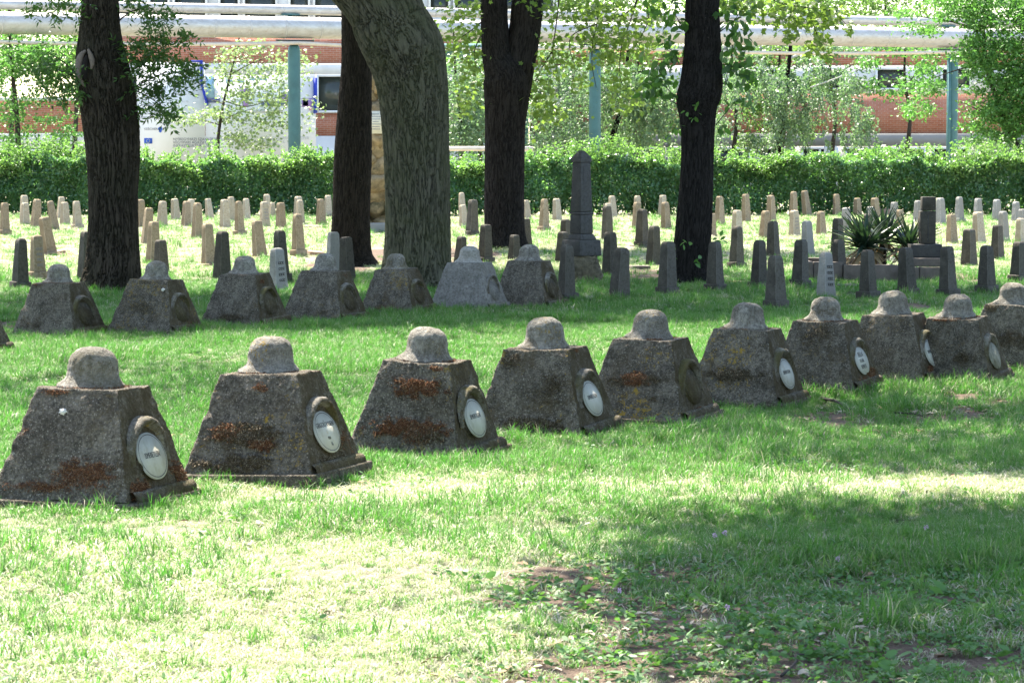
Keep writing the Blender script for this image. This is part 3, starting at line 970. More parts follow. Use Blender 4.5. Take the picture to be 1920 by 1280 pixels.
NAMES = ['ISMERETLEN', 'GRIGOŬ VASEN', 'ISMERETLEN', 'ISMERETLEN', None, 'ISMERETLEN', 'multi', 'ISMERETLEN', 'faded', None]
# dry moss patches: (face, along -1..1, up 0..1, half length, half height, strands, length, material)
MOSS = {
    0: [('side', 0.35, 0.24, 0.65, 0.16, 2600, 0.035, 'moss'), ('side', -0.25, 0.12, 0.7, 0.06, 800, 0.028, 'moss'), ('side', -0.8, 0.60, 0.16, 0.07, 150, 0.02, 'moss'),
        ('plaque', 0.72, 0.15, 0.28, 0.14, 900, 0.035, 'moss'), ('plaque', -0.6, 0.10, 0.35, 0.10, 700, 0.03, 'moss'), ('side', -0.5, 0.98, 0.5, 0.05, 300, 0.018, 'moss')],
    1: [('side', 0.0, 0.40, 0.85, 0.14, 2400, 0.03, 'roots'), ('side', -0.45, 0.42, 0.35, 0.1, 900, 0.03, 'moss'), ('side', -0.1, 0.10, 0.8, 0.10, 1600, 0.03, 'roots'), ('side', 0.2, 0.30, 0.3, 0.1, 500, 0.03, 'moss'),
        ('plaque', 0.62, 0.22, 0.26, 0.16, 700, 0.03, 'moss'), ('plaque', -0.1, 0.10, 0.7, 0.08, 700, 0.03, 'roots'), ('side', 0.1, 0.86, 0.25, 0.06, 150, 0.02, 'moss')],
    2: [('side', 0.15, 0.72, 0.75, 0.13, 2400, 0.028, 'moss'), ('side', 0.1, 0.27, 0.95, 0.14, 3200, 0.04, 'moss'), ('side', 0.35, 0.24, 0.5, 0.11, 1200, 0.04, 'roots'), ('side', 0.55, 0.95, 0.3, 0.04, 250, 0.02, 'moss')],
    3: [('side', 0.0, 0.12, 0.9, 0.10, 2200, 0.035, 'roots'), ('side', -0.7, 0.90, 0.35, 0.11, 800, 0.03, 'roots'), ('side', 0.4, 0.55, 0.6, 0.25, 1500, 0.02, 'roots'), ('plaque', -0.2, 0.97, 0.3, 0.06, 150, 0.02, 'moss')],
    4: [('side', 0.0, 0.50, 0.42, 0.12, 1500, 0.04, 'moss'), ('side', 0.25, 0.50, 0.4, 0.08, 700, 0.04, 'roots'), ('side', -0.5, 0.46, 0.35, 0.06, 500, 0.03, 'roots'), ('side', 0.40, 0.25, 0.22, 0.07, 350, 0.025, 'roots'), ('plaque', 0.1, 0.05, 0.9, 0.05, 800, 0.025, 'moss')],
    5: [('side', -0.1, 0.38, 0.9, 0.12, 1600, 0.03, 'roots')],
    6: [('side', 0.1, 0.72, 0.9, 0.28, 2600, 0.022, 'roots'), ('plaque', 0.45, 0.16, 0.4, 0.12, 800, 0.03, 'moss'), ('plaque', -0.3, 0.08, 0.5, 0.08, 500, 0.03, 'moss')],
    7: [('plaque', 0.5, 0.16, 0.5, 0.18, 1300, 0.035, 'moss'), ('plaque', -0.3, 0.12, 0.4, 0.08, 400, 0.03, 'moss')],
    8: [('side', 0.35, 0.40, 0.4, 0.10, 600, 0.025, 'roots'), ('side', -0.4, 0.99, 0.7, 0.03, 500, 0.02, 'moss')],
    9: [('side', 0.1, 0.40, 0.9, 0.2, 1500, 0.03, 'roots'), ('side', -0.7, 0.95, 0.3, 0.08, 500, 0.03, 'roots')],
    11: [('side', -0.5, 0.16, 0.6, 0.12, 700, 0.03, 'roots'), ('side', -0.7, 0.97, 0.4, 0.05, 250, 0.025, 'moss'), ('plaque', 0.0, 0.10, 0.5, 0.08, 300, 0.03, 'roots')],
    12: [('side', -0.2, 0.40, 0.8, 0.25, 1800, 0.035, 'roots'), ('side', -0.2, 0.95, 0.8, 0.06, 700, 0.03, 'roots'), ('plaque', 0.1, 0.10, 0.7, 0.08, 500, 0.03, 'moss')],
    13: [('side', 0.0, 0.12, 0.9, 0.10, 900, 0.03, 'roots'), ('plaque', -0.3, 0.85, 0.4, 0.06, 200, 0.02, 'moss')],
    14: [('side', 0.45, 0.12, 0.3, 0.08, 400, 0.03, 'roots'), ('plaque', 0.2, 0.90, 0.5, 0.05, 200, 0.02, 'moss')],
    15: [('side', 0.0, 0.10, 0.9, 0.08, 900, 0.03, 'moss')],
    17: [('plaque', 0.2, 0.05, 0.7, 0.05, 250, 0.02, 'moss')],
}
SLAB = [1.08, 1.10, 1.10, 1.06, 1.10, 1.08, 1.08, 1.05, 1.08, 1.05]
LICHEN = [0.15, 0.9, 0.5, 0.7, 1.0, 0.9, 0.4, 0.25, 0.15, 0.1, 0.2, 0.3, 0.5, 0.1, 0.2, 0.6, 0.0, 0.1]
MOSSY = [0.35, 0.4, 0.3, 0.75, 0.35, 0.5, 0.7, 0.3, 0.4, 0.4, 0.3, 0.4, 0.5, 0.4, 0.4, 0.6, 0.1, 0.5]
STONE_LABELS = [
    'largest helmet-topped concrete gravestone, nearest the camera, white oval reading ISMERETLEN chipped at its edge',
    'helmet-topped gravestone whose oval plaque carries a two-word name, second along the front row',
    'helmet-topped gravestone with two broad bands of rusty moss across its side face',
    'helmet-topped gravestone with shaded white oval plaque and brown root crust, fourth along front row',
    'helmet-topped gravestone with an empty dark oval niche standing clear on its base slab',
    'helmet-topped gravestone with yellow lichen and white oval, sixth along the front row',
    'helmet-topped gravestone whose broken white plaque carries three lines of large letters',
    'helmet-topped gravestone with pale helmet and bright rusty moss below its narrow white plaque',
    'helmet-topped gravestone with faded stained oval plaque and rusty moss along its top edge',
    'helmet-topped gravestone cut off by the right edge of the photo',
    'helmet-topped gravestone of which only a dark lower corner shows at the left edge',
    'dark helmet-topped gravestone of the rear row, just left of the leftmost trunk',
    'mossy helmet-topped gravestone with a white snail spot, in front of the leftmost trunk',
    'helmet-topped gravestone of the rear row, right of the leftmost trunk, in front of dark markers',
    'helmet-topped gravestone of the rear row before two grey markers and the straight brown trunk',
    'helmet-topped gravestone with lichened helmet, right in front of the leaning green trunk',
    'clean pale grey helmet-topped gravestone with sunlit-toned white helmet, right of the leaning trunk',
    'helmet-topped gravestone at the right end of the rear row, before the forked trunk',
]
for i, (sx, sy, g, s, a) in enumerate(SITES):
    rs = np.random.default_rng(100 + i)
    front = i < 10
    lean = (rs.normal(0, 0.016), rs.normal(0, 0.016))
    root = thing('helmet_gravestone', STONE_LABELS[i], 'gravestone', (sx, sy, g + (0.012 if front else -0.005)), (lean[0], lean[1], -a),
                 'helmet gravestones of the front row' if front else 'helmet gravestones of the rear row', s)
    def part(name, VF, mat, smooth_shade=False, parent=root, **props):
        o = link(name, new_mesh(name, VF[0], VF[1], M[mat], smooth_shade), parent)
        o['lichen'] = float(LICHEN[i]); o['mossy'] = float(MOSSY[i]); o['green'] = 0.0; o['algae'] = 0.0 if i == 16 else 0.9
        for k, v in props.items(): o[k] = float(v)
        return o
    pale = i == 16
    cm = 'concrete_pale' if pale else 'concrete'
    part('body', stone_body(i + 1, front), cm, True, green=0.0)
    part('helmet', stone_helmet(i + 1, front), 'helmet_pale' if pale else 'helmet', True, algae=0.0, green=0.45 if i in (0, 15) else 0.1)
    part('arch_relief', arch_ridge(i * 3.1), cm if pale else 'helmet', True, algae=0.75, green=0.85 if not pale else 0.0, lichen=1.0 if (front and i < 8) else 0.3)
    part('plaque_sill', face_sill(i * 2.3), cm, True, green=0.5)
    # foundation slab
    k = SLAB[i] if front else 1.05
    sb = MB(); sb.box((0.012, 0, 0.012), (2 * HB * k, 2 * HBY * k, 0.075))
    me = sb.mesh('base_slab', M[cm])
    o = link('base_slab', me, root); o['lichen'] = 0.1; o['mossy'] = 0.6; o['green'] = 0.2; o['algae'] = 0.3
    bv = o.modifiers.new('bevel', 'BEVEL'); bv.width = 0.012; bv.segments = 2
    nm = NAMES[i] if front else None
    if front and nm:
        part('plaque_bed', oval(0.168, 0.118, -0.012, 0.004), cm, green=0.3, algae=0.8)
        pl = part('plaque', oval(0.175, 0.125, 0.003, 0.012, chip={0: 3.5, 6: 4.9}.get(i)), 'plaque_old' if nm == 'faded' else 'plaque')
        if nm != 'faded':
            if nm != 'multi':
                part('plaque_border', oval_ring(0.164, 0.115, 0.004, 0.0135), 'ink', parent=pl)
            def put_text(body, size, du, dv, mat='ink', sq=0.85):
                text_obj('inscription', body, size, M[mat], pl, on_face(np.array(U0 + du), np.array(VC - 0.005 + dv), np.array(0.0132 + TILT * (0.125 - dv))), FACE_ROT @ Matrix.Rotation(-math.atan(TILT), 3, 'X'), squeeze=sq)
            if nm == 'multi':
                put_text('BELLA', 0.062, 0.0, 0.055); put_text('55 HAL.', 0.045, 0.0, 0.0); put_text('REMÉTE', 0.05, 0.0, -0.055)
            elif i == 1:
                put_text(nm, 0.042, 0.0, 0.042, sq=0.9); put_text('+', 0.06, 0.0, -0.005, 'ink_rust'); put_text('1916', 0.026, 0.0, -0.038); put_text('16', 0.03, 0.01, -0.075)
            else:
                put_text(nm, 0.042, 0.0, 0.004 if i == 0 else 0.012)
    else:
        part('niche_panel', oval(0.18, 0.13, -0.012, 0.004), cm, green=0.6 if not pale else 0.0)
    if i == 0:                      # pale lichen rosette on the side face
        hy = HBY + (HTY - HBY) * 0.79
        nrm = np.array([0, -(BODY_Z1 - BODY_Z0), HBY - HTY]); nrm = -nrm / np.linalg.norm(nrm) * -1
        vv = np.array([0, HBY - HTY, BODY_Z1 - BODY_Z0]); vv = vv / np.linalg.norm(vv)
        c0 = np.array([-0.05, -hy, BODY_Z0 + (BODY_Z1 - BODY_Z0) * 0.79])
        an = np.arange(20) / 20 * 2 * math.pi; rr_ = 0.021 * (1 + 0.22 * rs.normal(size=20))
        ring = c0 + np.outer(rr_ * np.cos(an), [1, 0, 0]) + np.outer(rr_ * np.sin(an) * 0.8, vv)
        Vs = np.concatenate([ring - nrm * 0.012, ring * 0.15 + c0 * 0.85 + (ring - c0) * 0.75 + nrm * 0.010])
        part('lichen_spot', (Vs, [grid_faces(2, 20, True), np.array([list(range(20, 40))])]), 'petal_white')
    if i == 12:                     # small white snail shell resting near the top corner
        v_, u_ = 0.80, 0.80
        q = np.array([u_ * (HB + (HT - HB) * v_), -(HBY + (HTY - HBY) * v_) - 0.012, BODY_Z0 + (BODY_Z1 - BODY_Z0) * v_])
        tt = np.linspace(0, 5.2 * math.pi, 46); rr_ = 0.016 * np.exp(-tt * 0.11)
        Psn = np.stack([rr_ * np.cos(tt), -0.0008 * tt, rr_ * np.sin(tt)], 1)
        mb = MB(); mb.tube(Psn, 0.011 * np.exp(-tt * 0.11), 8)
        bpy.context.view_layer.update()
        wq = root.matrix_world @ Vector(q)
        sn = mb.obj('snail_shell', M['petal_white'], None, True, loc=wq, rot=(0, 0, -a))
        tag(sn, 'small white snail shell on the mossy gravestone before the leftmost trunk', 'snail')
    for spec in MOSS.get(i, []):
        face, cx, cz, rx, rz, n, ln, mt = spec
        P, N = side_pts(rs, cx, cz, rx, rz, int(n * (2.2 if front else 1.1)), face)
        moss_patch(rs, P, N, ln, mt, 'dry_moss' if mt == 'moss' else 'root_mat', root)
    # moss gathered round the helmet's rim
    if i in (0, 1, 2, 4, 5, 6, 8, 11):
        n = 900
        th = rs.uniform(0, 2 * math.pi, n); rr = 0.155 + np.abs(rs.normal(0, 0.022, n))
        k = vnoise(np.stack([np.cos(th) * 2.1 + i, np.sin(th) * 2.1, th * 0], 1)) > -0.1
        th, rr = th[k], rr[k]
        P = np.stack([rr * np.cos(th), rr * np.sin(th), np.full(len(th), BODY_Z1 + 0.004)], 1)
        P = P[(np.abs(P[:, 0]) < HT) & (np.abs(P[:, 1]) < HTY)]
        moss_patch(rs, P, np.broadcast_to(np.array([0, 0, 1.0]), P.shape), 0.02, 'moss', 'dry_moss', root)

# ---------------------------------------------------------------- small obelisk grave markers
# (top x, top y, base x, base y, stone, flags: b base block, s foot slab, i lettering)
MARKERS = [
 (8,380,9,441,'tan','b'),(45,366,46,418,'pale',''),(47,380,47,422,'pale',''),(71,373,66,427,'tan',''),(92,376,104,434,'tan','s'),(116,369,113,411,'pale',''),(121,379,122,422,'pale',''),
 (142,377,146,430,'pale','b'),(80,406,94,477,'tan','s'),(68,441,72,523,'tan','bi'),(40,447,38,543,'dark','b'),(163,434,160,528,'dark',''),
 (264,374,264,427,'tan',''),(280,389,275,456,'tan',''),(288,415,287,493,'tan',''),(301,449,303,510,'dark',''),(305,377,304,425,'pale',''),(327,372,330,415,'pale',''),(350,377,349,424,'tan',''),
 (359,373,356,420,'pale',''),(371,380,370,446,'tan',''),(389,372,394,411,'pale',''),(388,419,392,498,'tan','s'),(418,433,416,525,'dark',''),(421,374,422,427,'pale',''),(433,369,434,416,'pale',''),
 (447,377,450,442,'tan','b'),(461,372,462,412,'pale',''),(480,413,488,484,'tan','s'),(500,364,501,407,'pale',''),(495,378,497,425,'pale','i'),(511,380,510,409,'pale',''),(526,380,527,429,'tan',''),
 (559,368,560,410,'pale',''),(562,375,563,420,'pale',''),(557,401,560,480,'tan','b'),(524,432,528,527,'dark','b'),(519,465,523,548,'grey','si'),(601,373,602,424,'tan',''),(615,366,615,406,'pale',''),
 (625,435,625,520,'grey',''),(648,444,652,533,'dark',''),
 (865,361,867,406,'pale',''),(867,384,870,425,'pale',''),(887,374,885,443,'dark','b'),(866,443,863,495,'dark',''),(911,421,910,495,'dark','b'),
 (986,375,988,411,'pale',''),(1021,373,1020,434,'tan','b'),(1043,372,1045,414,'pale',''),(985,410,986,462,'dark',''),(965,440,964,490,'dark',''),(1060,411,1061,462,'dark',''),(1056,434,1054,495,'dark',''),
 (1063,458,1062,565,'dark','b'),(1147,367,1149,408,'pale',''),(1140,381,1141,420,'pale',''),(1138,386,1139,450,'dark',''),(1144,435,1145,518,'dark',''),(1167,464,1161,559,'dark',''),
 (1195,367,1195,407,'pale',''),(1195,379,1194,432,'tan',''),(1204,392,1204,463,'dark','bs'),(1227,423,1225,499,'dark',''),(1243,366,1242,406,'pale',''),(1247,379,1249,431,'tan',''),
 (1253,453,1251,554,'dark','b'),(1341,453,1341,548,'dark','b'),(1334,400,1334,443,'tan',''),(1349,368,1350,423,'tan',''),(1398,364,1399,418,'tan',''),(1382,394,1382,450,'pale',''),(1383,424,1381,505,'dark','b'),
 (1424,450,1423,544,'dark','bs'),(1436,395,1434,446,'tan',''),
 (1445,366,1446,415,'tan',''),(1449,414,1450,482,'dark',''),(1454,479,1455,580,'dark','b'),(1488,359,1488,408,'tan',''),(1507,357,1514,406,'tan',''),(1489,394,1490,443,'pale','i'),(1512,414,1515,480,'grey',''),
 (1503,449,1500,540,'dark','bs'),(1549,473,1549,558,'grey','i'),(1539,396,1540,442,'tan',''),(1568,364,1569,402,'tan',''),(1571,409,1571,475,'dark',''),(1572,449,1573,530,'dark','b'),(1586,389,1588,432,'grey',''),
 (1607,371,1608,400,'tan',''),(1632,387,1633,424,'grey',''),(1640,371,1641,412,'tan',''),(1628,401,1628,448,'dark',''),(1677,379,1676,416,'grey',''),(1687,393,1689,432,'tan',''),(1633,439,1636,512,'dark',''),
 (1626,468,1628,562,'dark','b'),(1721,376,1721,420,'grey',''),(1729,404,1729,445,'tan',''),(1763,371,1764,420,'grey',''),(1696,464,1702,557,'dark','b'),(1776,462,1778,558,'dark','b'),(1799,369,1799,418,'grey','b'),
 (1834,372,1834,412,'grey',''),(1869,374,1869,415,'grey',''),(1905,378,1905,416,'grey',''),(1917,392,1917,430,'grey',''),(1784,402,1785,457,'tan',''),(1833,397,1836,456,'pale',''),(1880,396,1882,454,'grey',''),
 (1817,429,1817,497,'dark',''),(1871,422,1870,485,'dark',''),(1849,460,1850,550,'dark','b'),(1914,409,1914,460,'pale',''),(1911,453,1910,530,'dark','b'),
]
def marker_shaft(seed, flip):
    """tapered four sided shaft one unit tall, with a chamfered edge and a small hipped top"""
    rs = np.random.default_rng(seed)
    wb, wt = 0.148, 0.088 + 0.014 * rs.uniform()
    hip = rs.uniform(0.035, 0.055)
    lev = [0.0, 0.03] + list(np.linspace(0.08, 1 - hip, 12)) + [0.999]
    sq = rounded_square(48, 0.06)
    V = []
    for t in lev:
        h = wb + (wt - wb) * t
        if t > 1 - hip * 0.9:
            h *= rs.uniform(0.68, 0.8)
        V.append(np.stack([sq[:, 0] * h, sq[:, 1] * h, np.full(len(sq), t)], 1))
    V.append(np.stack([sq[:, 0] * 0.004, sq[:, 1] * 0.004, np.full(len(sq), 1.003)], 1))
    V = np.concatenate(V); n = len(sq)
    d = np.stack([fbm((V + seed * 3.3) * 11 + k * 31, 3) for k in range(3)], 1) * 0.004
    chip = np.clip(fbm(V * 4 + seed, 2) - 0.55, 0, 1)[:, None] * (V[:, 2:3] > 0.8) * np.array([0, 0, -0.12])
    edge = np.tile((np.abs(np.abs(sq[:, 0]) - np.abs(sq[:, 1])) < 0.04).astype(float), len(lev) + 1)
    return V + d + chip, [grid_faces(len(lev) + 1, n, True)], edge
SHAFTS = [marker_shaft(50 + k, 0) for k in range(10)]
MESH_SHAFT = {}
ROWS = [(0, 415, 'hedge row'), (415, 426, 'second-from-hedge row'), (426, 440, 'third-from-hedge row'), (440, 470, 'middle row'), (470, 512, 'fourth-from-front row'), (512, 536, 'second-from-front row'), (536, 999, 'frontmost row')]
SECTORS = [(-99, 200, 'left of the leftmost trunk'), (200, 650, 'between the leftmost and brown trunks'), (650, 930, 'between the leaning and forked trunks'),
           (930, 1290, 'between the forked and vine-leafed trunks'), (1290, 1555, 'between the vine-leafed trunk and yuccas'), (1555, 1750, 'around the yucca plot'), (1750, 2999, 'right of the yucca plot')]
ORD = ['first', 'second', 'third', 'fourth', 'fifth', 'sixth', 'seventh', 'eighth', 'ninth', 'tenth', 'eleventh', 'twelfth', 'thirteenth', 'fourteenth', 'fifteenth', 'sixteenth']
LOOK = {'tan': 'tan stone marker', 'pale': 'pale stone marker', 'grey': 'smooth grey marker', 'dark': 'shade-darkened lichened marker'}
rows_of = {}
for k, m in enumerate(MARKERS):
    r = next(n for a, b, n in ROWS if a <= m[3] < b); s = next(n for a, b, n in SECTORS if a <= m[2] < b)
    rows_of.setdefault((r, s), []).append((m[2], k))
MLABEL = {}
for (r, s), lst in rows_of.items():
    lst.sort()
    for j, (_, k) in enumerate(lst):
        m = MARKERS[k]
        if len(lst) == 1:
            MLABEL[k] = '%s, the only one in the %s %s' % (LOOK[m[4]], r, s)
        else:
            MLABEL[k] = '%s, %s from left in %s %s' % (LOOK[m[4]], ORD[j], r, s)
M['groove'] = M['ink']
for k, (tx, ty, bx, by, st, fl) in enumerate(MARKERS):
    rs = np.random.default_rng(900 + k)
    Y = ground_y(bx, by)
    if by < 407: Y = min(Y, 83.5)
    p = at(bx, by, Y); g = float(gz(p[0], Y))
    top = at(tx, ty, Y)
    h = top[2] - g
    lean = math.atan2(top[0] - p[0], h)
    lean = lean * 0.85
    rz = rad(-57 + rs.normal(0, 5))
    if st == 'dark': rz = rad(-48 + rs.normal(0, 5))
    R = Matrix.Rotation(lean, 3, 'Y') @ Matrix.Rotation(rs.normal(0, 0.035), 3, 'X') @ Matrix.Rotation(rz, 3, 'Z')
    root = thing('grave_marker', MLABEL[k], 'grave marker', (p[0], Y, g - 0.02), R.to_euler(), 'small obelisk grave markers in rows')
    v = int(rs.integers(0, 10))
    key = (v, st)
    if key not in MESH_SHAFT:
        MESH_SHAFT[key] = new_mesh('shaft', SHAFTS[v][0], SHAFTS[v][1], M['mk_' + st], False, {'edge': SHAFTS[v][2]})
    hh = (h + 0.02)
    wsc = np.clip(0.70 / max(h, 0.3), 0.9, 1.2) * hh * 0.82 * rs.uniform(0.92, 1.08)
    wsc = np.clip(wsc * 1.16, 0.6, 0.86)
    link('shaft', MESH_SHAFT[key], root, scale=(wsc, wsc, hh))
    if 'b' in fl:
        key = ('b', st)
        if key not in MESH_SHAFT:
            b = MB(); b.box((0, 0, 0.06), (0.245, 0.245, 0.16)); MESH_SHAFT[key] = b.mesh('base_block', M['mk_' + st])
        o = link('base_block', MESH_SHAFT[key], root)
        bv = o.modifiers.new('bevel', 'BEVEL'); bv.width = 0.015; bv.segments = 2
    if 's' in fl:
        key = ('s', st)
        if key not in MESH_SHAFT:
            b = MB(); b.box((0.03, 0.02, 0.02), (0.46, 0.36, 0.075)); MESH_SHAFT[key] = b.mesh('foot_slab', M['slab' if st in ('tan', 'pale') else 'kerb'])
        o = link('foot_slab', MESH_SHAFT[key], root)
        bv = o.modifiers.new('bevel', 'BEVEL'); bv.width = 0.012; bv.segments = 1
    if 'i' in fl:
        # worn dark lettering on the right hand face (local +X)
        for q in range(4):
            b = MB()
            z = h * (0.30 + 0.13 * q) if st == 'grey' else h * (0.34 + 0.12 * q)
            hw = wsc * (0.148 - 0.052 * z / hh)
            for c in range(3):
                u = (c - 1) * 0.032
                b.box((hw + 0.0015, u + 0.01, z), (0.004, 0.024, 0.008)); b.box((hw + 0.0015, u, z + 0.014), (0.004, 0.007, 0.030)); b.box((hw + 0.0015, u + 0.014, z + 0.026), (0.004, 0.018, 0.007))
            b.obj('lettering', M['ink'] if st == 'grey' else M['print_grey'], root)

# ---------------------------------------------------------------- tall dark obelisk on its rubble base
Yo = ground_y(1100, 532)
po = at(1090, 532, Yo); k = 1 / ppm(Yo)
root = thing('tall_obelisk', 'tall dark stone obelisk with gabled cap on a rough rubble base', 'monument', (po[0], Yo, float(gz(po[0], Yo)) - 0.03), (0, 0, rad(-50)))
def frust(mb, z0, z1, a0, a1, n=1):
    P = [[sx * a0, sy * a0, z0] for sx, sy in ((-1, -1), (1, -1), (1, 1), (-1, 1))] + [[sx * a1, sy * a1, z1] for sx, sy in ((-1, -1), (1, -1), (1, 1), (-1, 1))]
    mb.add(P, [[0, 1, 5, 4], [1, 2, 6, 5], [2, 3, 7, 6], [3, 0, 4, 7], [3, 2, 1, 0], [4, 5, 6, 7]])
def zz(y): return (532 - y) * k + 0.03
def piece(name, build, mat, bev=0.012, parent=root):
    mb = MB(); build(mb); o = mb.obj(name, M[mat], parent)
    b = o.modifiers.new('bevel', 'BEVEL'); b.width = bev; b.segments = 2
    return o
sh = piece('shaft', lambda b: frust(b, zz(397), zz(305), 0.117, 0.096), 'granite')
piece('recessed_panel', lambda b: b.box((0.1065, 0, (zz(380) + zz(312)) / 2), (0.006, 0.11, zz(312) - zz(380))), 'granite', 0.004, sh)
piece('cap', lambda b: (frust(b, zz(305), zz(296), 0.107, 0.107), frust(b, zz(296) + 0.0005, zz(283), 0.106, 0.03)), 'granite', 0.006)
piece('moulding', lambda b: (frust(b, zz(402), zz(397.5), 0.128, 0.122)), 'granite', 0.006)
piece('pedestal', lambda b: (frust(b, zz(438), zz(402.3), 0.124, 0.120), frust(b, zz(449), zz(438.2), 0.165, 0.125)), 'granite')
piece('plinth_block', lambda b: frust(b, zz(480), zz(449.3), 0.215, 0.205), 'granite', 0.02)
n, m = 48, 24
th = np.arange(n) / n * 2 * math.pi
V = []
for t in np.linspace(0, 1, m):
    r = 0.26 + 0.03 * math.sin(t * 3) - 0.05 * t ** 3
    V.append(np.stack([r * np.cos(th), r * np.sin(th), np.full(n, -0.05 + t * (zz(478) + 0.06))], 1))
V = np.concatenate(V)
V += np.stack([fbm(V * 9 + q * 31, 4, 0.65) for q in range(3)], 1) * 0.035
link('rubble_base', new_mesh('rubble_base', V, grid_faces(m, n, True), M['rough'], False), root)

# ---------------------------------------------------------------- boulder monument with a marble tablet, between two trunks
Yr = ground_y(700, 436)
pr = at(712, 436, Yr); kr = 1 / ppm(Yr)
root = thing('boulder_monument', 'ochre boulder monument with a pale inscribed tablet, seen between two trunks', 'monument', (pr[0], Yr, 0))
def boulder(seed, r, sub=3):
    import bmesh
    bm = bmesh.new(); bmesh.ops.create_icosphere(bm, subdivisions=sub, radius=1.0)
    V = np.array([v.co[:] for v in bm.verts]); Fc = np.array([[v.index for v in f.verts] for f in bm.faces]); bm.free()
    d = 1 + 0.22 * fbm(V * 1.4 + seed, 3) + 0.07 * fbm(V * 5 + seed, 2)
    V = V * d[:, None] * np.asarray(r)
    return new_mesh('boulder', V, Fc, M['rock'], False)
rb = np.random.default_rng(5)
z = 0.15
row = 0
while z < 3.8:
    w = 0.62 - 0.09 * z
    for j in range(3):
        x = (j - 1) * w * 0.85 + rb.normal(0, 0.06)
        rr = np.array([0.36, 0.36, 0.27]) * rb.uniform(0.6, 1.25, 3)
        link('boulder', boulder(row * 7 + j * 3.3, rr), root, (x, rb.normal(0, 0.06) - (0.05 if j == 1 else 0), z + rb.normal(0, 0.09)), (rb.normal(0, 0.4), rb.normal(0, 0.5), rb.uniform(0, 6)))
    z += 0.34; row += 1
tz = 2.1 + (265 - 230) * kr
tb = MB(); tb.box((at(707, 230, Yr)[0] - pr[0], -0.5, tz), (0.34, 0.06, 0.52)); t_o = tb.obj('tablet', M['marble'], root)
lb = MB()
for q in range(7):
    lw = [0.2, 0.24, 0.22, 0.16, 0.24, 0.18, 0.22][q]
    for c in range(int(lw / 0.03)):
        lb.box((at(707, 230, Yr)[0] - pr[0] - lw / 2 + c * 0.03 + 0.01, -0.532, tz + 0.19 - q * 0.058), (0.02, 0.003, 0.020))
lb.obj('lettering', M['print_grey'], t_o)
kb = MB(); kb.box((0.1, -0.62, 0.10), (2.3, 0.25, 0.24)); o = kb.obj('kerb_stone', M['render_grey'], root)
b = o.modifiers.new('bevel', 'BEVEL'); b.width = 0.02; b.segments = 2

# ---------------------------------------------------------------- kerbed grave plot with pillar and yuccas
Yk = ground_y(1640, 532); kk = 1 / ppm(Yk)
pk = at(1650, 532, Yk)
root = thing('kerbed_grave', 'grave plot edged with brown stone kerbs and a stepped grey pillar', 'grave', (pk[0], Yk, -0.02))
def gx(px, Y=Yk): return at(px, 500, Y)[0] - pk[0]
def kblock(name, x0, x1, y0, y1, dy, dep, mat='kerb'):
    mb = MB(); mb.box(((gx(x0) + gx(x1)) / 2, dy, ((532 - y0) + (532 - y1)) * kk / 2), (gx(x1) - gx(x0), dep, abs(y1 - y0) * kk))
    o = mb.obj(name, M[mat], root); b = o.modifiers.new('bevel', 'BEVEL'); b.width = 0.012; b.segments = 2
    return o
kblock('kerb_stone', 1513, 1524, 490, 534, 0.05, 0.16); kblock('kerb_stone', 1525, 1580, 491, 534, 0.06, 0.14); kblock('kerb_stone', 1581, 1684, 496, 534, 0.0, 0.14)
kblock('kerb_stone', 1685, 1721, 500, 534, -0.05, 0.2); kblock('kerb_stone', 1722, 1772, 500, 534, -0.06, 0.2)
kblock('kerb_stone', 1513, 1523, 490, 534, 1.0, 1.6); kblock('kerb_stone', 1523, 1680, 492, 534, 1.85, 0.14)
kblock('step', 1706, 1788, 484, 499.5, 0.35, 0.75); kblock('pillar_foot', 1712, 1770, 459, 483.5, 0.45, 0.5, 'granite')
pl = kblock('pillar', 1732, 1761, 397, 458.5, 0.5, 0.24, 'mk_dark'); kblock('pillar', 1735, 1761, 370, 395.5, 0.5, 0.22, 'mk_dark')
kblock('pillar_groove', 1745.5, 1747, 404, 455, 0.378, 0.01, 'ink')
mb = MB(); mb.box(((gx(1520) + gx(1700)) / 2, 0.95, 0.11), (gx(1700) - gx(1520), 1.7, 0.22)); mb.obj('soil_bed', M['rough'], root)

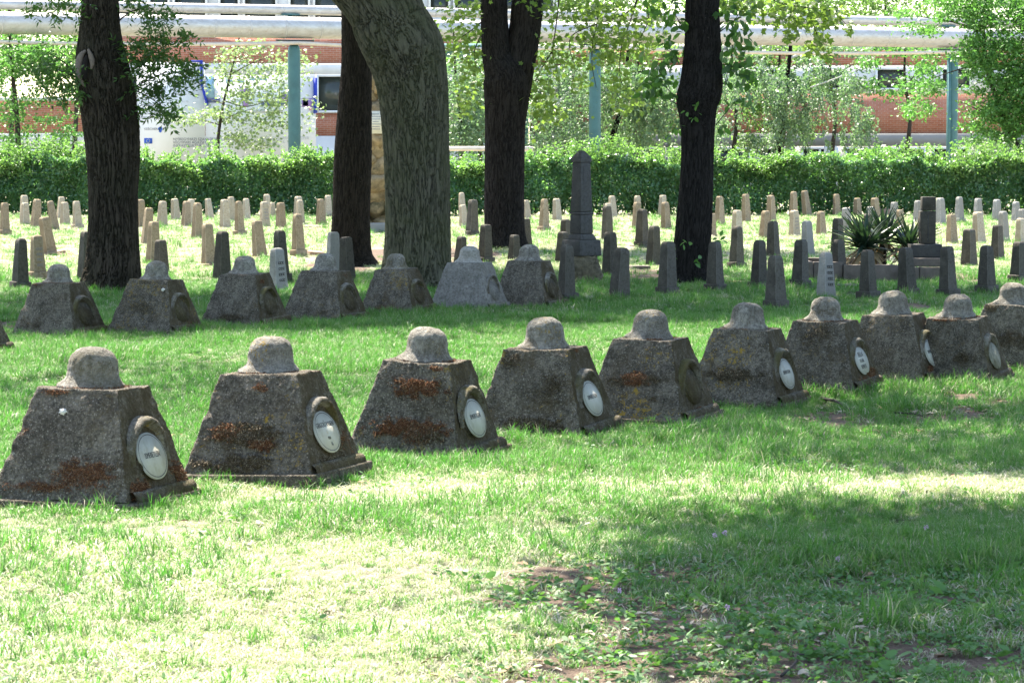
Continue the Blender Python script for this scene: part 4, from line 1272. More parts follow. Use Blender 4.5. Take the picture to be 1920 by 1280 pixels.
def yucca_leaf(seed):
    rs = np.random.default_rng(seed)
    L, n = 0.55, 7
    t = np.linspace(0, 1, n)
    w = 0.034 * np.interp(t, [0, 0.15, 0.5, 1], [0.7, 0.9, 1.0, 0.03])
    bend = rs.uniform(0.05, 0.4)
    P = np.stack([t * L, 0 * t, -bend * L * t ** 2.2 * 0.6], 1)
    V = np.concatenate([P + np.array([0, 1, 0]) * w[:, None] + np.array([0, 0, 0.01]), P, P - np.array([0, 1, 0]) * w[:, None] + np.array([0, 0, 0.01])])
    me = new_mesh('leaf', V, grid_faces(3, n, False), M['yucca'], True, {'v': np.full(len(V), rs.uniform())})
    md = new_mesh('leaf', V, grid_faces(3, n, False), M['yucca_dry'], True)
    return me, md
YL = [yucca_leaf(k) for k in range(8)]
def yucca(px, py, dy, scale, n, label, seed):
    rs = np.random.default_rng(seed)
    p = at(px, py, Yk + dy)
    root = thing('yucca_plant', label, 'plant', (p[0], Yk + dy, 0.2), (0, 0, 0), 'yuccas in the kerbed grave')
    hc = p[2] - 0.2
    mb = MB(); mb.tube([(0, 0, -0.1), (0.01, 0, hc * 0.5), (0, 0, hc)], [0.06, 0.055, 0.04], 10); mb.obj('stem', M['twig'], root)
    for j in range(n):
        el = rs.uniform(-0.1, 1.45) if j < n * 0.85 else rs.uniform(-0.9, -0.3)
        az = rs.uniform(0, 6.283)
        dead = j >= n * 0.85
        R = Matrix.Rotation(az, 3, 'Z') @ Matrix.Rotation(-el, 3, 'Y') @ Matrix.Rotation(rs.normal(0, 0.3), 3, 'X')
        link('leaf', YL[int(rs.integers(0, 8))][1 if dead else 0], root, (0, 0, hc + rs.uniform(-0.12, 0.03)), R.to_euler(), scale * rs.uniform(0.75, 1.15))
yucca(1622, 458, 0.7, 1.05, 110, 'large spiky dark green yucca in the kerbed grave', 3)
yucca(1655, 450, 1.2, 1.0, 80, 'upright yucca just behind the largest one in the kerbed grave', 4)
yucca(1706, 462, 0.9, 1.0, 70, 'spiky yucca leaning against the grey pillar', 5)

# ---------------------------------------------------------------- loose slabs on the ground
def loose(px, py, sx, sy, sz, rz, mat, label, name='stone_slab', cat='slab', tilt=0.0):
    Y = ground_y(px, py); p = at(px, py, Y)
    mb = MB(); mb.box((0, 0, sz / 2 - 0.02), (sx, sy, sz))
    me = mb.mesh(name, M[mat]); V = np.array([v.co[:] for v in me.vertices])
    o = link(name, me, None, (p[0], Y, float(gz(p[0], Y))), (tilt, tilt * 0.5, rz))
    b = o.modifiers.new('bevel', 'BEVEL'); b.width = 0.012; b.segments = 2
    tag(o, label, cat)
    return o
loose(592, 478, 0.28, 0.2, 0.09, 0.4, 'slab', 'broken reddish slab beside a tan marker left of the brown trunk', tilt=0.15)
loose(322, 505, 0.25, 0.16, 0.06, 0.3, 'slab', 'small broken reddish slab right of the leftmost trunk', tilt=0.2)
loose(120, 478, 0.3, 0.2, 0.05, -0.2, 'slab', 'flat reddish slab at the foot of a leaning tan marker, far left')
loose(585, 429, 0.75, 0.2, 0.09, 0.02, 'slab', 'low straight kerb left of the brown trunk')
loose(1585, 402, 0.6, 0.35, 0.22, 0.1, 'slab', 'low sunlit stone tomb before the hedge, right of the vine-leafed trunk', name='low_tomb', cat='tomb')
loose(1660, 405, 0.55, 0.35, 0.22, -0.1, 'slab', 'low sunlit stone tomb before the hedge behind the yuccas', name='low_tomb', cat='tomb')
loose(1065, 522, 0.25, 0.15, 0.035, 0.1, 'render_grey', 'thin pale slab lying by the tall dark obelisk')
loose(1200, 505, 0.3, 0.25, 0.08, 0.2, 'kerb', 'dark flat slab beside a marker left of the vine-leafed trunk')
loose(1600, 538, 0.45, 0.25, 0.06, 0.0, 'kerb', 'dark flat slab in the grass before the yucca plot')
loose(1660, 528, 0.4, 0.2, 0.07, 0.3, 'kerb', 'dark tilted slab against the yucca plot kerb', tilt=0.1)

# fallen stick, clover flowers
def stick(a, b, r, label):
    A = at(a[0], a[1], ground_y(*a)); B = at(b[0], b[1], ground_y(*b))
    K = [A, A * 0.6 + B * 0.4 + np.array([0.02, 0.03, 0.012]), A * 0.3 + B * 0.7 + np.array([-0.01, 0, 0.02]), B]
    P = curve_pts(np.array(K) + np.array([0, 0, 0.018]), 16)
    mb = MB(); mb.tube(P, np.linspace(r, r * 0.5, 16), 7)
    o = mb.obj('fallen_stick', M['twig']); tag(o, label, 'stick')
stick((1538, 750), (1595, 772), 0.014, 'dark fallen stick on the soil by the sixth front gravestone')
stick((1675, 778), (1745, 790), 0.008, 'thin fallen stick in the grass before the gravestone with three-line plaque')
stick((1465, 1275), (1510, 1235), 0.006, 'thin pale straw stalk lying in the bottom foreground')
def clover(px, py, label, white=False):
    Y = ground_y(px, py); p = at(px, py, Y); g = float(gz(p[0], Y))
    root = thing('clover_flower', label, 'flower', (p[0], Y, g), group='clover flowers in the foreground grass')
    mb = MB(); mb.tube([(0, 0, -0.02), (0.004, 0, 0.03), (0, 0, 0.065)], 0.0016, 5); mb.obj('stem', M['weed'], root)
    C = RNG.normal(size=(40, 3)); C /= np.linalg.norm(C, axis=1, keepdims=True)
    leaf_obj('flower_head', C * 0.006 + np.array([0, 0, 0.067]), 0.009, M['petal_white' if white else 'petal'], root, 'oval', D=C + np.array([0, 0, 0.6]))
clover(1163, 1137, 'pink clover flower over bare soil, lowest and leftmost of the pink ones')
clover(1340, 1030, 'pink clover flower at the left end of the shaded grass patch')
clover(1359, 1025, 'pink clover flower just right of another one in shaded grass')
clover(1571, 1075, 'pink clover flower above the long-leaved weed in the shade')
clover(1363, 1170, 'pink clover flower among leaves on the bare soil')
clover(1736, 1014, 'faint pink clover flower at the right of the shaded grass')
clover(1693, 944, 'white clover flower alone in the shaded grass', True)

# ---------------------------------------------------------------- trees
def bark_tube(name, keys, radii, mat, parent, n=180, m=420, k=8.0, kz=1.3, amp=0.035, seed=0.0, lobes=0.03):
    P = curve_pts(keys, m)
    R = np.clip(curve_pts(np.stack([radii, radii, radii], 1), m)[:, 0], 0.01, None)
    _, A, B = frames(P)
    th = np.arange(n) / n * 2 * math.pi
    TH, ZZ = np.meshgrid(th, np.arange(m) * np.linalg.norm(P[-1] - P[0]) / m)
    q = np.stack([np.cos(TH) * k * 0.5, np.sin(TH) * k * 0.5, ZZ * kz + seed], -1)
    warp = np.stack([vnoise(q * 0.5 + 5), vnoise(q * 0.5 + 9), 0.8 * vnoise(q * 0.8 + 3)], -1) * 1.3
    f = fbm(q + warp, 4, 0.6)
    h = np.clip(np.abs(f) * 2.4, 0, 1) ** 0.7
    lob = vnoise(np.stack([np.cos(TH) * 1.3, np.sin(TH) * 1.3, ZZ * 0.35 + seed], -1))
    rr = R[:, None] * (1 + amp * 2 * (h - 0.6) + lobes * 2 * lob) + 0.004 * fbm(q * 6, 2)
    foot = np.exp(-np.clip(P[:, 2], 0, None) / 0.22)[:, None] * (P[0, 2] < 0)
    rr = rr * (1 + foot * (0.10 + 0.16 * np.cos(TH * 5 + seed + 1.2 * np.sin(TH + seed))))
    V = P[:, None] + rr[..., None] * (np.cos(TH)[..., None] * A[:, None] + np.sin(TH)[..., None] * B[:, None])
    return link(name, new_mesh(name, V.reshape(-1, 3), grid_faces(m, n, True), mat, True, {'ridge': h.ravel()}), parent)

def outline_keys(Y, rows, top):
    """trunk axis and radius from its outline in the photograph, then on up to the points in top"""
    K, R = [], []
    for y, xl, xr in rows:
        K.append(at((xl + xr) / 2, y, Y)); R.append((xr - xl) / 2 / ppm(Y))
    g = K[0].copy(); g[2] = -0.15
    K = [g] + K; R = [R[0] * 1.12] + R
    for (x, yy, z, r) in top:
        K.append(np.array([x, yy, z])); R.append(r)
    return np.array(K), np.array(R)

def crown(root, start, start_r, center, radii, n_clump, n_leaf, spread, leaf, mat, bark, seed, shape='diamond', limbs=6, shell=0.35):
    rs = np.random.default_rng(seed)
    P, cc = clumps(center, radii, n_clump, n_leaf, spread, rs, shell)
    order = rs.permutation(n_clump)[:limbs]
    for j in order:
        a = np.asarray(start, float); b = cc[j]
        mid = a * 0.55 + b * 0.45 + np.array([0, 0, 0.25 * abs(b[2] - a[2]) + 0.2])
        pts = curve_pts([a, mid, b], 14)
        mb = MB(); mb.tube(pts, np.linspace(start_r, 0.02, 14), 9); mb.obj('limb', bark, root, True)
    leaf_obj('crown', P, leaf, mat, root, shape, rs)['kind'] = 'stuff'

def blob_points(Y, blobs, rs, depth=0.5, mul=1.0):
    """leaf positions: ragged patches given as (cx, cy, rx, ry, n) in the photograph, at distance Y, with depth"""
    out = []
    for cx, cy, rx, ry, n in blobs:
        n = int(n * mul)
        u = rs.normal(0, 0.5, n); v = rs.normal(0, 0.5, n)
        for a, b in zip(u, v):
            out.append(at(cx + a * rx, cy + b * ry, Y + rs.normal(0, depth)))
    return np.array(out)

def twigs(name, Y, paths, mat, root, r=0.012):
    for path in paths:
        pts = curve_pts([at(x, y, Y) for x, y in path], 5 * len(path))
        mb = MB(); mb.tube(pts, np.linspace(r, r * 0.35, len(pts)), 6); mb.obj(name, mat, root, True)

def pinnate(Y, blobs, rs, depth=0.35, length=0.30, pairs=5, leaflet=0.055):
    C, D = [], []
    for cx, cy, rx, ry, n in blobs:
        for _ in range(n):
            p = at(cx + rs.normal(0, 0.5) * rx, cy + rs.normal(0, 0.5) * ry, Y + rs.normal(0, depth))
            d = np.array([rs.normal(), rs.normal(), rs.normal(-0.7, 0.5)]); d /= np.linalg.norm(d)
            s = np.cross(d, rs.normal(size=3)); s /= np.linalg.norm(s)
            for j in range(pairs):
                q = p + d * length * (j + 0.5) / pairs
                for sg in (-1, 1):
                    C.append(q); D.append(s * sg + d * 0.5)
            C.append(p + d * length); D.append(d)
    return np.array(C), np.array(D)

# leftmost trunk: locust with pinnate sprays
Y1 = ground_y(208, 547)
x1 = at(208, 545, Y1)[0]
t1 = thing('locust_tree', 'thick furrowed dark trunk with feathery leaf sprays and a healed scar, leftmost tree', 'tree', (0, 0, 0))
K, R = outline_keys(Y1, [(545, 150, 263), (500, 160, 260), (440, 166, 257), (360, 167, 256), (290, 163, 260), (220, 155, 257), (160, 147, 248), (110, 144, 236), (60, 150, 226), (0, 155, 222)],
                    [(x1 - 0.15, Y1, 5.2, 0.25), (x1 - 0.2, Y1, 6.8, 0.22)])
tr = bark_tube('trunk', K, R, M['bark1'], t1, n=320, m=600, k=26, kz=4.2, amp=0.055, seed=1)
# scar: pale healed lip round a dark hollow
def scar(px, dx, rows, mat, name, r, dy, parent):
    pts = curve_pts([at(x, y, Y1 - dy) for x, y in rows], 24)
    mb = MB(); mb.tube(pts, r * np.sin(np.linspace(0.25, math.pi - 0.2, 24)) + 0.006, 10); return mb.obj(name, M[mat], parent, True)
scar(0, 0, [(161, 95), (152, 105), (148, 122), (150, 145), (158, 162)], 'scar', 'scar_lip', 0.045, 0.30, tr)
scar(0, 0, [(165, 92), (170, 105), (173, 118), (171, 130)], 'scar', 'scar_lip', 0.03, 0.36, tr)
scar(0, 0, [(163, 104), (160, 120), (158, 138), (159, 152)], 'hollow', 'hollow', 0.045, 0.33, tr)
rs = np.random.default_rng(31)
C, D = pinnate(Y1 - 0.1, [(95, 112, 30, 14, 22), (112, 128, 34, 16, 26), (110, 162, 30, 20, 26), (128, 150, 14, 24, 12), (75, 122, 16, 12, 7), (262, 82, 26, 16, 20), (300, 70, 34, 14, 24), (345, 66, 24, 12, 10), (285, 105, 40, 14, 34), (335, 115, 36, 12, 22), (360, 140, 18, 16, 14),
                          (275, 140, 22, 24, 22), (310, 145, 26, 16, 20), (255, 165, 10, 30, 10), (300, 170, 20, 14, 16), (300, 200, 26, 16, 24), (320, 208, 10, 10, 6), (262, 195, 8, 12, 4), (290, 35, 22, 26, 20), (250, 8, 36, 12, 16), (315, 20, 20, 20, 10), (115, 6, 50, 8, 22), (60, 16, 26, 8, 8), (135, 22, 16, 10, 6)], rs)
leaf_obj('leaf_spray', C, 0.098, M['leaf_dark'], t1, 'slim', rs, D=D, up=0.4)['kind'] = 'stuff'
twigs('twig', Y1 - 0.1, [[(232, 150), (262, 120), (300, 92), (345, 70)], [(248, 165), (280, 150), (320, 135), (365, 150)], [(250, 168), (275, 180), (305, 200)], [(150, 150), (132, 128), (110, 110), (90, 100)],
                         [(150, 160), (135, 140), (112, 150)], [(222, 40), (250, 20), (290, 15)]], M['twig'], t1)
crown(t1, (x1 - 0.2, Y1, 6.6), 0.15, (x1 - 1.6, Y1 + 0.3, 9.3), (4.6, 4.6, 2.6), 60, 34000, 0.75, 0.17, M['leaf_shade'], M['bark2'], 41)

# straight brown trunk
Y2 = ground_y(660, 497)
x2 = at(662, 495, Y2)[0]
t2 = thing('brown_trunk_tree', 'straight brown tree trunk half hidden behind the leaning green trunk', 'tree')
K, R = outline_keys(Y2, [(497, 612, 706), (470, 619, 697), (400, 623, 694), (300, 626, 697), (220, 632, 697), (130, 640, 697), (60, 641, 699), (0, 641, 701)], [(x2 + 0.1, Y2, 6.0, 0.24), (x2 + 0.1, Y2, 7.5, 0.2)])
bark_tube('trunk', K, R, M['bark2'], t2, n=260, k=24, kz=4.5, amp=0.025, seed=4)
crown(t2, (x2 + 0.1, Y2, 7.3), 0.14, (x2 - 0.3, Y2 + 1, 10.0), (3.6, 3.6, 2.4), 45, 15000, 0.7, 0.17, M['leaf_shade'], M['bark2'], 42)

# leaning green trunk
Y3 = ground_y(785, 540)
t3 = thing('leaning_tree', 'thick mossy green trunk leaning to the upper left, deeply furrowed', 'tree')
K, R = outline_keys(Y3, [(540, 716, 852), (500, 721, 846), (420, 725, 843), (330, 724, 841), (250, 720, 839), (190, 714, 838), (140, 704, 835), (95, 687, 829), (50, 665, 803), (0, 643, 775)],
                    [(-2.7, Y3, 5.1, 0.50), (-3.4, Y3, 6.2, 0.42), (-4.0, Y3 + 0.2, 7.4, 0.34)])
tr3 = bark_tube('trunk', K, R, M['bark3'], t3, n=360, m=600, k=24, kz=4.5, amp=0.034, seed=9, lobes=0.02)
crown(t3, (-4.0, Y3 + 0.2, 7.2), 0.2, (-3.4, Y3 + 0.3, 9.6), (4.6, 4.4, 2.5), 60, 34000, 0.75, 0.17, M['leaf_shade'], M['bark3'], 43)

# forked black trunk with hanging maple branches
Y4 = ground_y(945, 468)
x4 = at(945, 468, Y4)[0]
t4 = thing('forked_maple', 'black forked maple trunk with hanging yellow green leafy branches', 'tree')
K, R = outline_keys(Y4, [(468, 903, 990), (440, 909, 984), (380, 910, 982), (300, 911, 983), (220, 911, 985), (150, 908, 992), (105, 905, 962), (55, 903, 953), (0, 902, 950)], [(x4 - 0.25, Y4, 6.5, 0.24), (x4 - 0.5, Y4, 8.0, 0.2)])
bark_tube('trunk', K, R, M['bark4'], t4, n=260, k=24, kz=4.5, amp=0.025, seed=14)
K = np.array([at(950, 260, Y4 + 0.1), at(960, 185, Y4 + 0.05), at(972, 120, Y4 + 0.05), at(984, 60, Y4 + 0.1), at(990, 0, Y4 + 0.1), at(998, -60, Y4 + 0.2), at(1010, -160, Y4 + 0.3)])
bark_tube('fork_stem', K, np.array([30, 32, 31, 29, 29, 27, 24]) / ppm(Y4), M['bark4'], t4, n=120, m=220, k=20, kz=2.0, amp=0.02, seed=15)
rs = np.random.default_rng(34)
P = blob_points(Y4 + 0.3, [(875, 18, 60, 25, 60), (868, 62, 50, 30, 70), (885, 120, 30, 55, 75), (850, 90, 30, 20, 25), (875, 185, 25, 40, 45), (1045, 20, 60, 25, 50), (1035, 110, 40, 60, 90), (1015, 190, 30, 50, 85), (1040, 215, 35, 20, 35),
                           (1095, 60, 40, 40, 55), (1150, 25, 70, 25, 90), (1175, 65, 60, 40, 100), (1140, 110, 45, 35, 70), (1165, 165, 35, 35, 60), (1180, 200, 35, 20, 35), (1085, 130, 25, 40, 30), (1225, 30, 40, 40, 55), (1215, 90, 40, 40, 45), (1100, 15, 60, 20, 70), (1000, 8, 40, 12, 30), (1130, 70, 70, 30, 60)], rs, 0.6, 2.3)
leaf_obj('leafy_branch', P, 0.115, M['leaf_maple'], t4, 'maple', rs, droop=0.5)['kind'] = 'stuff'
twigs('twig', Y4 + 0.3, [[(1195, -20), (1190, 10), (1165, 30), (1120, 45), (1075, 65), (1068, 90), (1078, 130), (1070, 165)], [(1049, -15), (1046, 20), (1041, 60), (1036, 100), (1046, 140), (1052, 170)], [(1036, 95), (1015, 130), (1003, 155)],
                         [(1195, 0), (1180, 45), (1165, 90), (1162, 140), (1172, 170)], [(1120, -10), (1120, 40), (1112, 75), (1110, 120), (1118, 165)], [(905, 40), (880, 60), (850, 80)], [(908, 55), (890, 95), (893, 130)], [(1210, 0), (1215, 40), (1190, 90)]], M['twig'], t4, 0.016)
crown(t4, (x4 - 0.5, Y4, 7.8), 0.15, (x4 + 0.8, Y4 + 1.5, 9.6), (4.4, 3.6, 2.2), 50, 16000, 0.7, 0.17, M['leaf_shade'], M['bark4'], 44)

# black trunk with leafy shoots
Y5 = ground_y(1296, 528)
x5 = at(1296, 528, Y5)[0]
t5 = thing('vine_leafed_tree', 'black trunk with burls and broad dark leaves sprouting from it', 'tree')
K, R = outline_keys(Y5, [(528, 1252, 1338), (495, 1260, 1331), (420, 1267, 1335), (330, 1275, 1337), (255, 1276, 1339), (215, 1272, 1342), (190, 1267, 1347), (160, 1274, 1354), (100, 1282, 1352), (45, 1285, 1349), (0, 1286, 1348)],
                    [(x5 + 0.25, Y5, 5.6, 0.23), (x5 + 0.3, Y5, 7.2, 0.2)])
bark_tube('trunk', K, R, M['bark4'], t5, n=260, k=22, kz=4.5, amp=0.03, seed=23, lobes=0.04)
rs = np.random.default_rng(35)
P = blob_points(Y5 - 0.05, [(1235, 140, 32, 40, 60), (1215, 165, 28, 20, 26), (1255, 95, 22, 40, 34), (1262, 30, 30, 35, 40), (1268, 238, 12, 18, 12), (1380, 40, 30, 45, 60), (1385, 95, 30, 40, 50), (1400, 140, 20, 28, 26), (1385, 185, 22, 14, 16), (1365, 130, 15, 30, 22),
                            (1352, 238, 8, 8, 5), (1225, 18, 25, 18, 18)], rs, 0.3)
leaf_obj('leaf_shoot', P, 0.17, M['leaf_shoot'], t5, 'oval', rs, droop=0.9, up=0.3)['kind'] = 'stuff'
P = blob_points(Y5 - 0.42, [(1300, 210, 14, 25, 9), (1345, 470, 10, 15, 7), (1283, 457, 8, 6, 4), (1310, 487, 7, 7, 4), (1352, 450, 10, 8, 6), (1260, 480, 10, 22, 14), (1248, 505, 14, 14, 16)], rs, 0.06)
leaf_obj('climbing_shoot', P, 0.11, M['leaf_fresh'], t5, 'oval', rs, droop=0.6)
twigs('twig', Y5 - 0.05, [[(1272, 198), (1252, 185), (1236, 178)], [(1272, 188), (1245, 160), (1228, 140)], [(1284, 60), (1270, 35), (1258, 15)], [(1350, 60), (1375, 40), (1390, 20)], [(1350, 120), (1375, 125), (1395, 140)], [(1342, 235), (1362, 210), (1380, 190)]], M['twig'], t5, 0.009)
P = blob_points(Y5 + 1.5, [(1455, 10, 70, 20, 60), (1490, 40, 50, 30, 60), (1535, 30, 40, 35, 60), (1535, 85, 25, 30, 40), (1565, 25, 35, 20, 35), (1590, 55, 12, 14, 8), (1480, 70, 14, 10, 7), (1560, 108, 12, 10, 8), (1415, 20, 30, 20, 25), (1370, 8, 40, 12, 30), (1440, 45, 30, 14, 16)], rs, 0.5, 1.8)
leaf_obj('leafy_branch', P, 0.12, M['leaf_maple'], t5, 'maple', rs, droop=0.5)['kind'] = 'stuff'
twigs('twig', Y5 + 1.5, [[(1420, -20), (1460, 5), (1515, 15), (1560, 22), (1590, 50)], [(1515, 15), (1530, 60), (1545, 100)]], M['twig'], t5, 0.012)
crown(t5, (x5 + 0.3, Y5, 7.0), 0.15, (x5 - 0.3, Y5 + 0.3, 9.2), (4.8, 4.4, 2.5), 60, 34000, 0.75, 0.17, M['leaf_shade'], M['bark4'], 45)

# trees standing just outside the picture, whose shade falls into it
def shade_tree(name, label, foot, lean, center, radii, n_clump, n_leaf, seed, leaf=0.16):
    t = thing(name, label, 'tree')
    f = np.array([foot[0], foot[1], -0.1]); c = np.asarray(center, float)
    s = np.array([foot[0] + lean[0], foot[1] + lean[1], c[2] - radii[2] * 0.6])
    K = np.array([f, f * 0.6 + s * 0.4 + np.array([0.1, 0, 0]), s])
    bark_tube('trunk', K, np.array([0.32, 0.25, 0.18]), M['bark1'], t, n=48, m=60, seed=seed)
    crown(t, s, 0.13, c, radii, n_clump, n_leaf, 0.6, leaf, M['leaf_shade'], M['bark2'], seed)
shade_tree('roadside_maple', 'leafy tree outside the right edge shading the bare foreground soil', (5.6, 15.0), (-2.4, 0.6), (1.15, 16.1, 6.0), (2.5, 2.8, 0.8), 52, 30000, 61)
shade_tree('roadside_maple', 'leafy tree outside the right edge shading the right front gravestones', (8.2, 27.5), (-1.2, 0.8), (2.4, 26.3, 7.6), (4.4, 5.2, 1.6), 70, 21000, 62)
shade_tree('roadside_maple', 'thin crowned tree outside the left edge dappling the grass between rows', (-8.4, 28.5), (1.2, 0.6), (-5.6, 29.8, 7.6), (3.6, 2.8, 1.5), 30, 2600, 63)

# ---------------------------------------------------------------- hedge
YH = 85.0
rs = np.random.default_rng(71)
hedge = thing('hedge', 'long clipped privet hedge closing off the cemetery', 'hedge', (0, 0, 0))
HX = 19.0
def hedge_top(x):
    return 1.60 + 0.08 * np.sin(x * 0.9) + 0.07 * np.sin(x * 2.3 + 1) + 0.06 * np.sin(x * 5.1) + 0.04 * np.sin(x * 11.0 + 2)
n = 120000
x = rs.uniform(-HX, HX, n); zf = rs.uniform(0, 1, n) ** 0.8
bulge = 0.38 * fbm(np.stack([x * 1.1, zf * 2.2, 0 * x], -1), 3)
front = rs.uniform(0, 1, n) < 0.75
yy = np.where(front, -0.55 + bulge + np.abs(rs.normal(0, 0.10, n)), rs.uniform(-0.5, 0.6, n))
z = 0.12 + zf * (hedge_top(x) - 0.12)
gap = vnoise(np.stack([x * 2.5, z * 2.5, 0 * x + 4], -1)) + 0.9 * np.clip(0.45 - z, 0, 1)
k = rs.uniform(0, 1, n) > np.clip(gap - 0.15, 0, 0.9)
P = np.stack([x, YH + yy, z], 1)[k]
leaf_obj('foliage', P, 0.105, M['leaf_hedge'], hedge, 'oval', rs, up=0.2)['kind'] = 'stuff'
n = 30000
P = np.stack([rs.uniform(-HX, HX, n), YH + rs.uniform(-0.25, 0.6, n), rs.uniform(0.02, 1.5, n)], 1)
leaf_obj('inner_foliage', P, 0.16, M['leaf_hedge'], hedge, 'oval', rs, up=0.1)['kind'] = 'stuff'
m = 2600
sx = rs.uniform(-HX, HX, m); sh = rs.uniform(0.05, 1.0, m) ** 1.5 * (0.6 + 0.5 * vnoise(np.stack([sx * 0.8, 0 * sx, 0 * sx], 1)))
P = []
for a, h in zip(sx, np.clip(sh, 0.04, 0.62)):
    q = int(8 + h * 45); y0 = YH + rs.uniform(-0.5, 0.3); tz = float(hedge_top(a)); dx = rs.normal(0, 0.12)
    t = rs.uniform(-0.35, 1, q)
    P.append(np.stack([a + dx * t * h + rs.normal(0, 0.016, q), y0 + rs.normal(0, 0.016, q), tz - 0.08 + t * h], 1))
leaf_obj('fresh_tips', np.concatenate(P), 0.088, M['leaf_tip'], hedge, 'diamond', rs, up=0.4)
n = 30000
x = rs.uniform(-HX, HX, n); z = hedge_top(x) - np.abs(rs.normal(0, 0.22, n))
pt = vnoise(np.stack([x * 0.9, z * 2, 0 * x + 7], 1)) > -0.15
P = np.stack([x, YH - 0.55 + rs.normal(0, 0.12, n), z], 1)[pt]
leaf_obj('fresh_tips', P, 0.09, M['leaf_tip'], hedge, 'diamond', rs, up=0.3)
mb = MB()
for a in np.arange(-HX, HX, 0.16):
    b = a + rs.normal(0, 0.05)
    mb.tube([(b, YH + rs.normal(0, 0.2), -0.05), (b + rs.normal(0, 0.1), YH, 0.7), (b + rs.normal(0, 0.2), YH, 1.5)], [0.02, 0.016, 0.008], 5)
mb.obj('stems', M['twig'], hedge)['kind'] = 'stuff'

# ---------------------------------------------------------------- pipeline on teal columns
PA, PB = np.array([-20.0, 93.4]), np.array([22.0, 111.5])      # plan line of the pipeline (x, y)
def pipe_at(px):
    """point of the pipe's plan line seen at pixel column px"""
    s = (px - 960) / F
    t = (s * PA[1] - PA[0]) / ((PB[0] - PA[0]) - s * (PB[1] - PA[1]))
    return PA + (PB - PA) * t
PD = (PB - PA) / np.linalg.norm(PB - PA)
def pipe_line(mb, a, b, z, r, seg=20, off=0.0, sag=0.0, n=24):
    t = np.linspace(0, 1, n)
    P = np.stack([a[0] + (b[0] - a[0]) * t - PD[1] * off, a[1] + (b[1] - a[1]) * t + PD[0] * off, z - sag * 4 * t * (1 - t)], 1)
    mb.tube(P, r, seg)
COLX = [-230, 553, 1115, 1783]
def pipe(name, label, z, r, mat, off, joints, seg=22, sag=0.0):
    root = thing(name, label, 'pipe', (0, 0, 0))
    xs_ = [PA] + [pipe_at(c) for c in COLX] + [PB] if sag else [PA, PB]
    for a, b in zip(xs_[:-1], xs_[1:]):
        mb = MB(); pipe_line(mb, a, b, z, r, seg, off, sag); mb.obj('pipe_run', M[mat], root, True)
    for px in joints:
        c = pipe_at(px); a = c - PD * 0.03; b = c + PD * 0.03
        mb = MB(); pipe_line(mb, a, b, z, r * 1.025, seg, off, 0, 2); mb.obj('joint_band', M[mat], root, True)
    return root
pipe('heating_pipe', 'thick silvery lagged heating pipe running above the hedge on teal columns', 5.83, 0.355, 'lagging', 0.0, list(range(-60, 1990, 66)))
pipe('heating_pipe', 'second thinner lagged pipe just above the thick one', 6.43, 0.16, 'lagging', 0.45, list(range(-30, 1990, 95)))
pipe('service_pipe', 'thin cream pipe sagging below the thick lagged pipe', 5.32, 0.062, 'small_pipe', -0.35, [], 10, 0.12)
COL_LABEL = ['teal column of the pipeline outside the left edge', 'teal steel column by the white hoarding, left of the brown trunk', 'teal steel column behind the hedge at the middle, among maple leaves',
             'teal steel column with a side pipe at the far right']
for q, (cx, lab) in enumerate(zip(COLX, COL_LABEL)):
    if q == 0: continue
    c = pipe_at(cx)
    root = thing('pipe_column', lab, 'column', (c[0], c[1], 0), (0, 0, math.atan2(PD[1], PD[0])), 'teal columns carrying the pipeline')
    mb = MB(); mb.tube([(0, 0, -0.1), (0, 0, 2.5), (0, 0, 5.05), (0, 0, 5.2), (0, 0, 5.27)], [0.205, 0.205, 0.205, 0.18, 0.12], 20); mb.obj('post', M['teal'], root, True)
    mb = MB(); mb.box((0, 0, 5.32), (0.42, 0.42, 0.1)); mb.obj('head_plate', M['steel'], root)
    mb = MB(); mb.box((0, -0.1, 5.405), (1.3, 0.12, 0.05)); mb.obj('saddle_bar', M['steel'], root)
    mb = MB(); mb.box((0, 0.40, 6.12), (0.12, 0.12, 0.28)); mb.box((0, 0.40, 6.275), (0.6, 0.3, 0.05)); mb.obj('upper_bracket', M['teal'], root)
    if cx == 1783:
        mb = MB(); mb.tube([(-0.24, -0.18, -0.1), (-0.24, -0.18, 5.2)], 0.055, 10); mb.obj('side_pipe', M['teal'], root, True)
# teal cross pipe and its own support, seen between the leaning and forked trunks
root = thing('cross_pipe', 'short teal and blue-grey cross pipes between the leaning and forked trunks', 'pipe')
for nm, y, r, mat in (('upper_run', 38, 0.19, 'lagging'), ('lower_run', 95, 0.245, 'teal')):
    a, b = at(770, y, 106), at(985, y, 108)
    mb = MB(); mb.tube(np.linspace(a, b, 8), r, 18); mb.obj(nm, M[mat], root, True)
a = at(981, 100, 107.5)
mb = MB(); mb.tube([(a[0], a[1], -0.1), (a[0], a[1], a[2])], 0.2, 16); mb.obj('post', M['teal'], root, True)
# low pale rail behind the hedge
a, b = at(820, 279, 92), at(1000, 279, 92)
mb = MB(); mb.tube(np.linspace(a, b, 4), 0.075, 10); tag(mb.obj('low_pipe', M['small_pipe']), 'low pale pipe just above the hedge left of the forked trunk', 'pipe')
# slim dark posts behind the hedge
for px, top, lab in ((1250, 272, 'slim dark post above the hedge beside the vine-leafed trunk'), (1683, 273, 'slim dark post in front of the right building windows'), (602, 278, 'slim dark post above the hedge beside the white hoarding')):
    a = at(px, top, 92)
    mb = MB(); mb.tube([(a[0], 92, -0.1), (a[0], 92, a[2])], 0.035, 8); mb.box((a[0], 92, a[2]), (0.09, 0.09, 0.1)); tag(mb.obj('slim_post', M['steel']), lab, 'post')

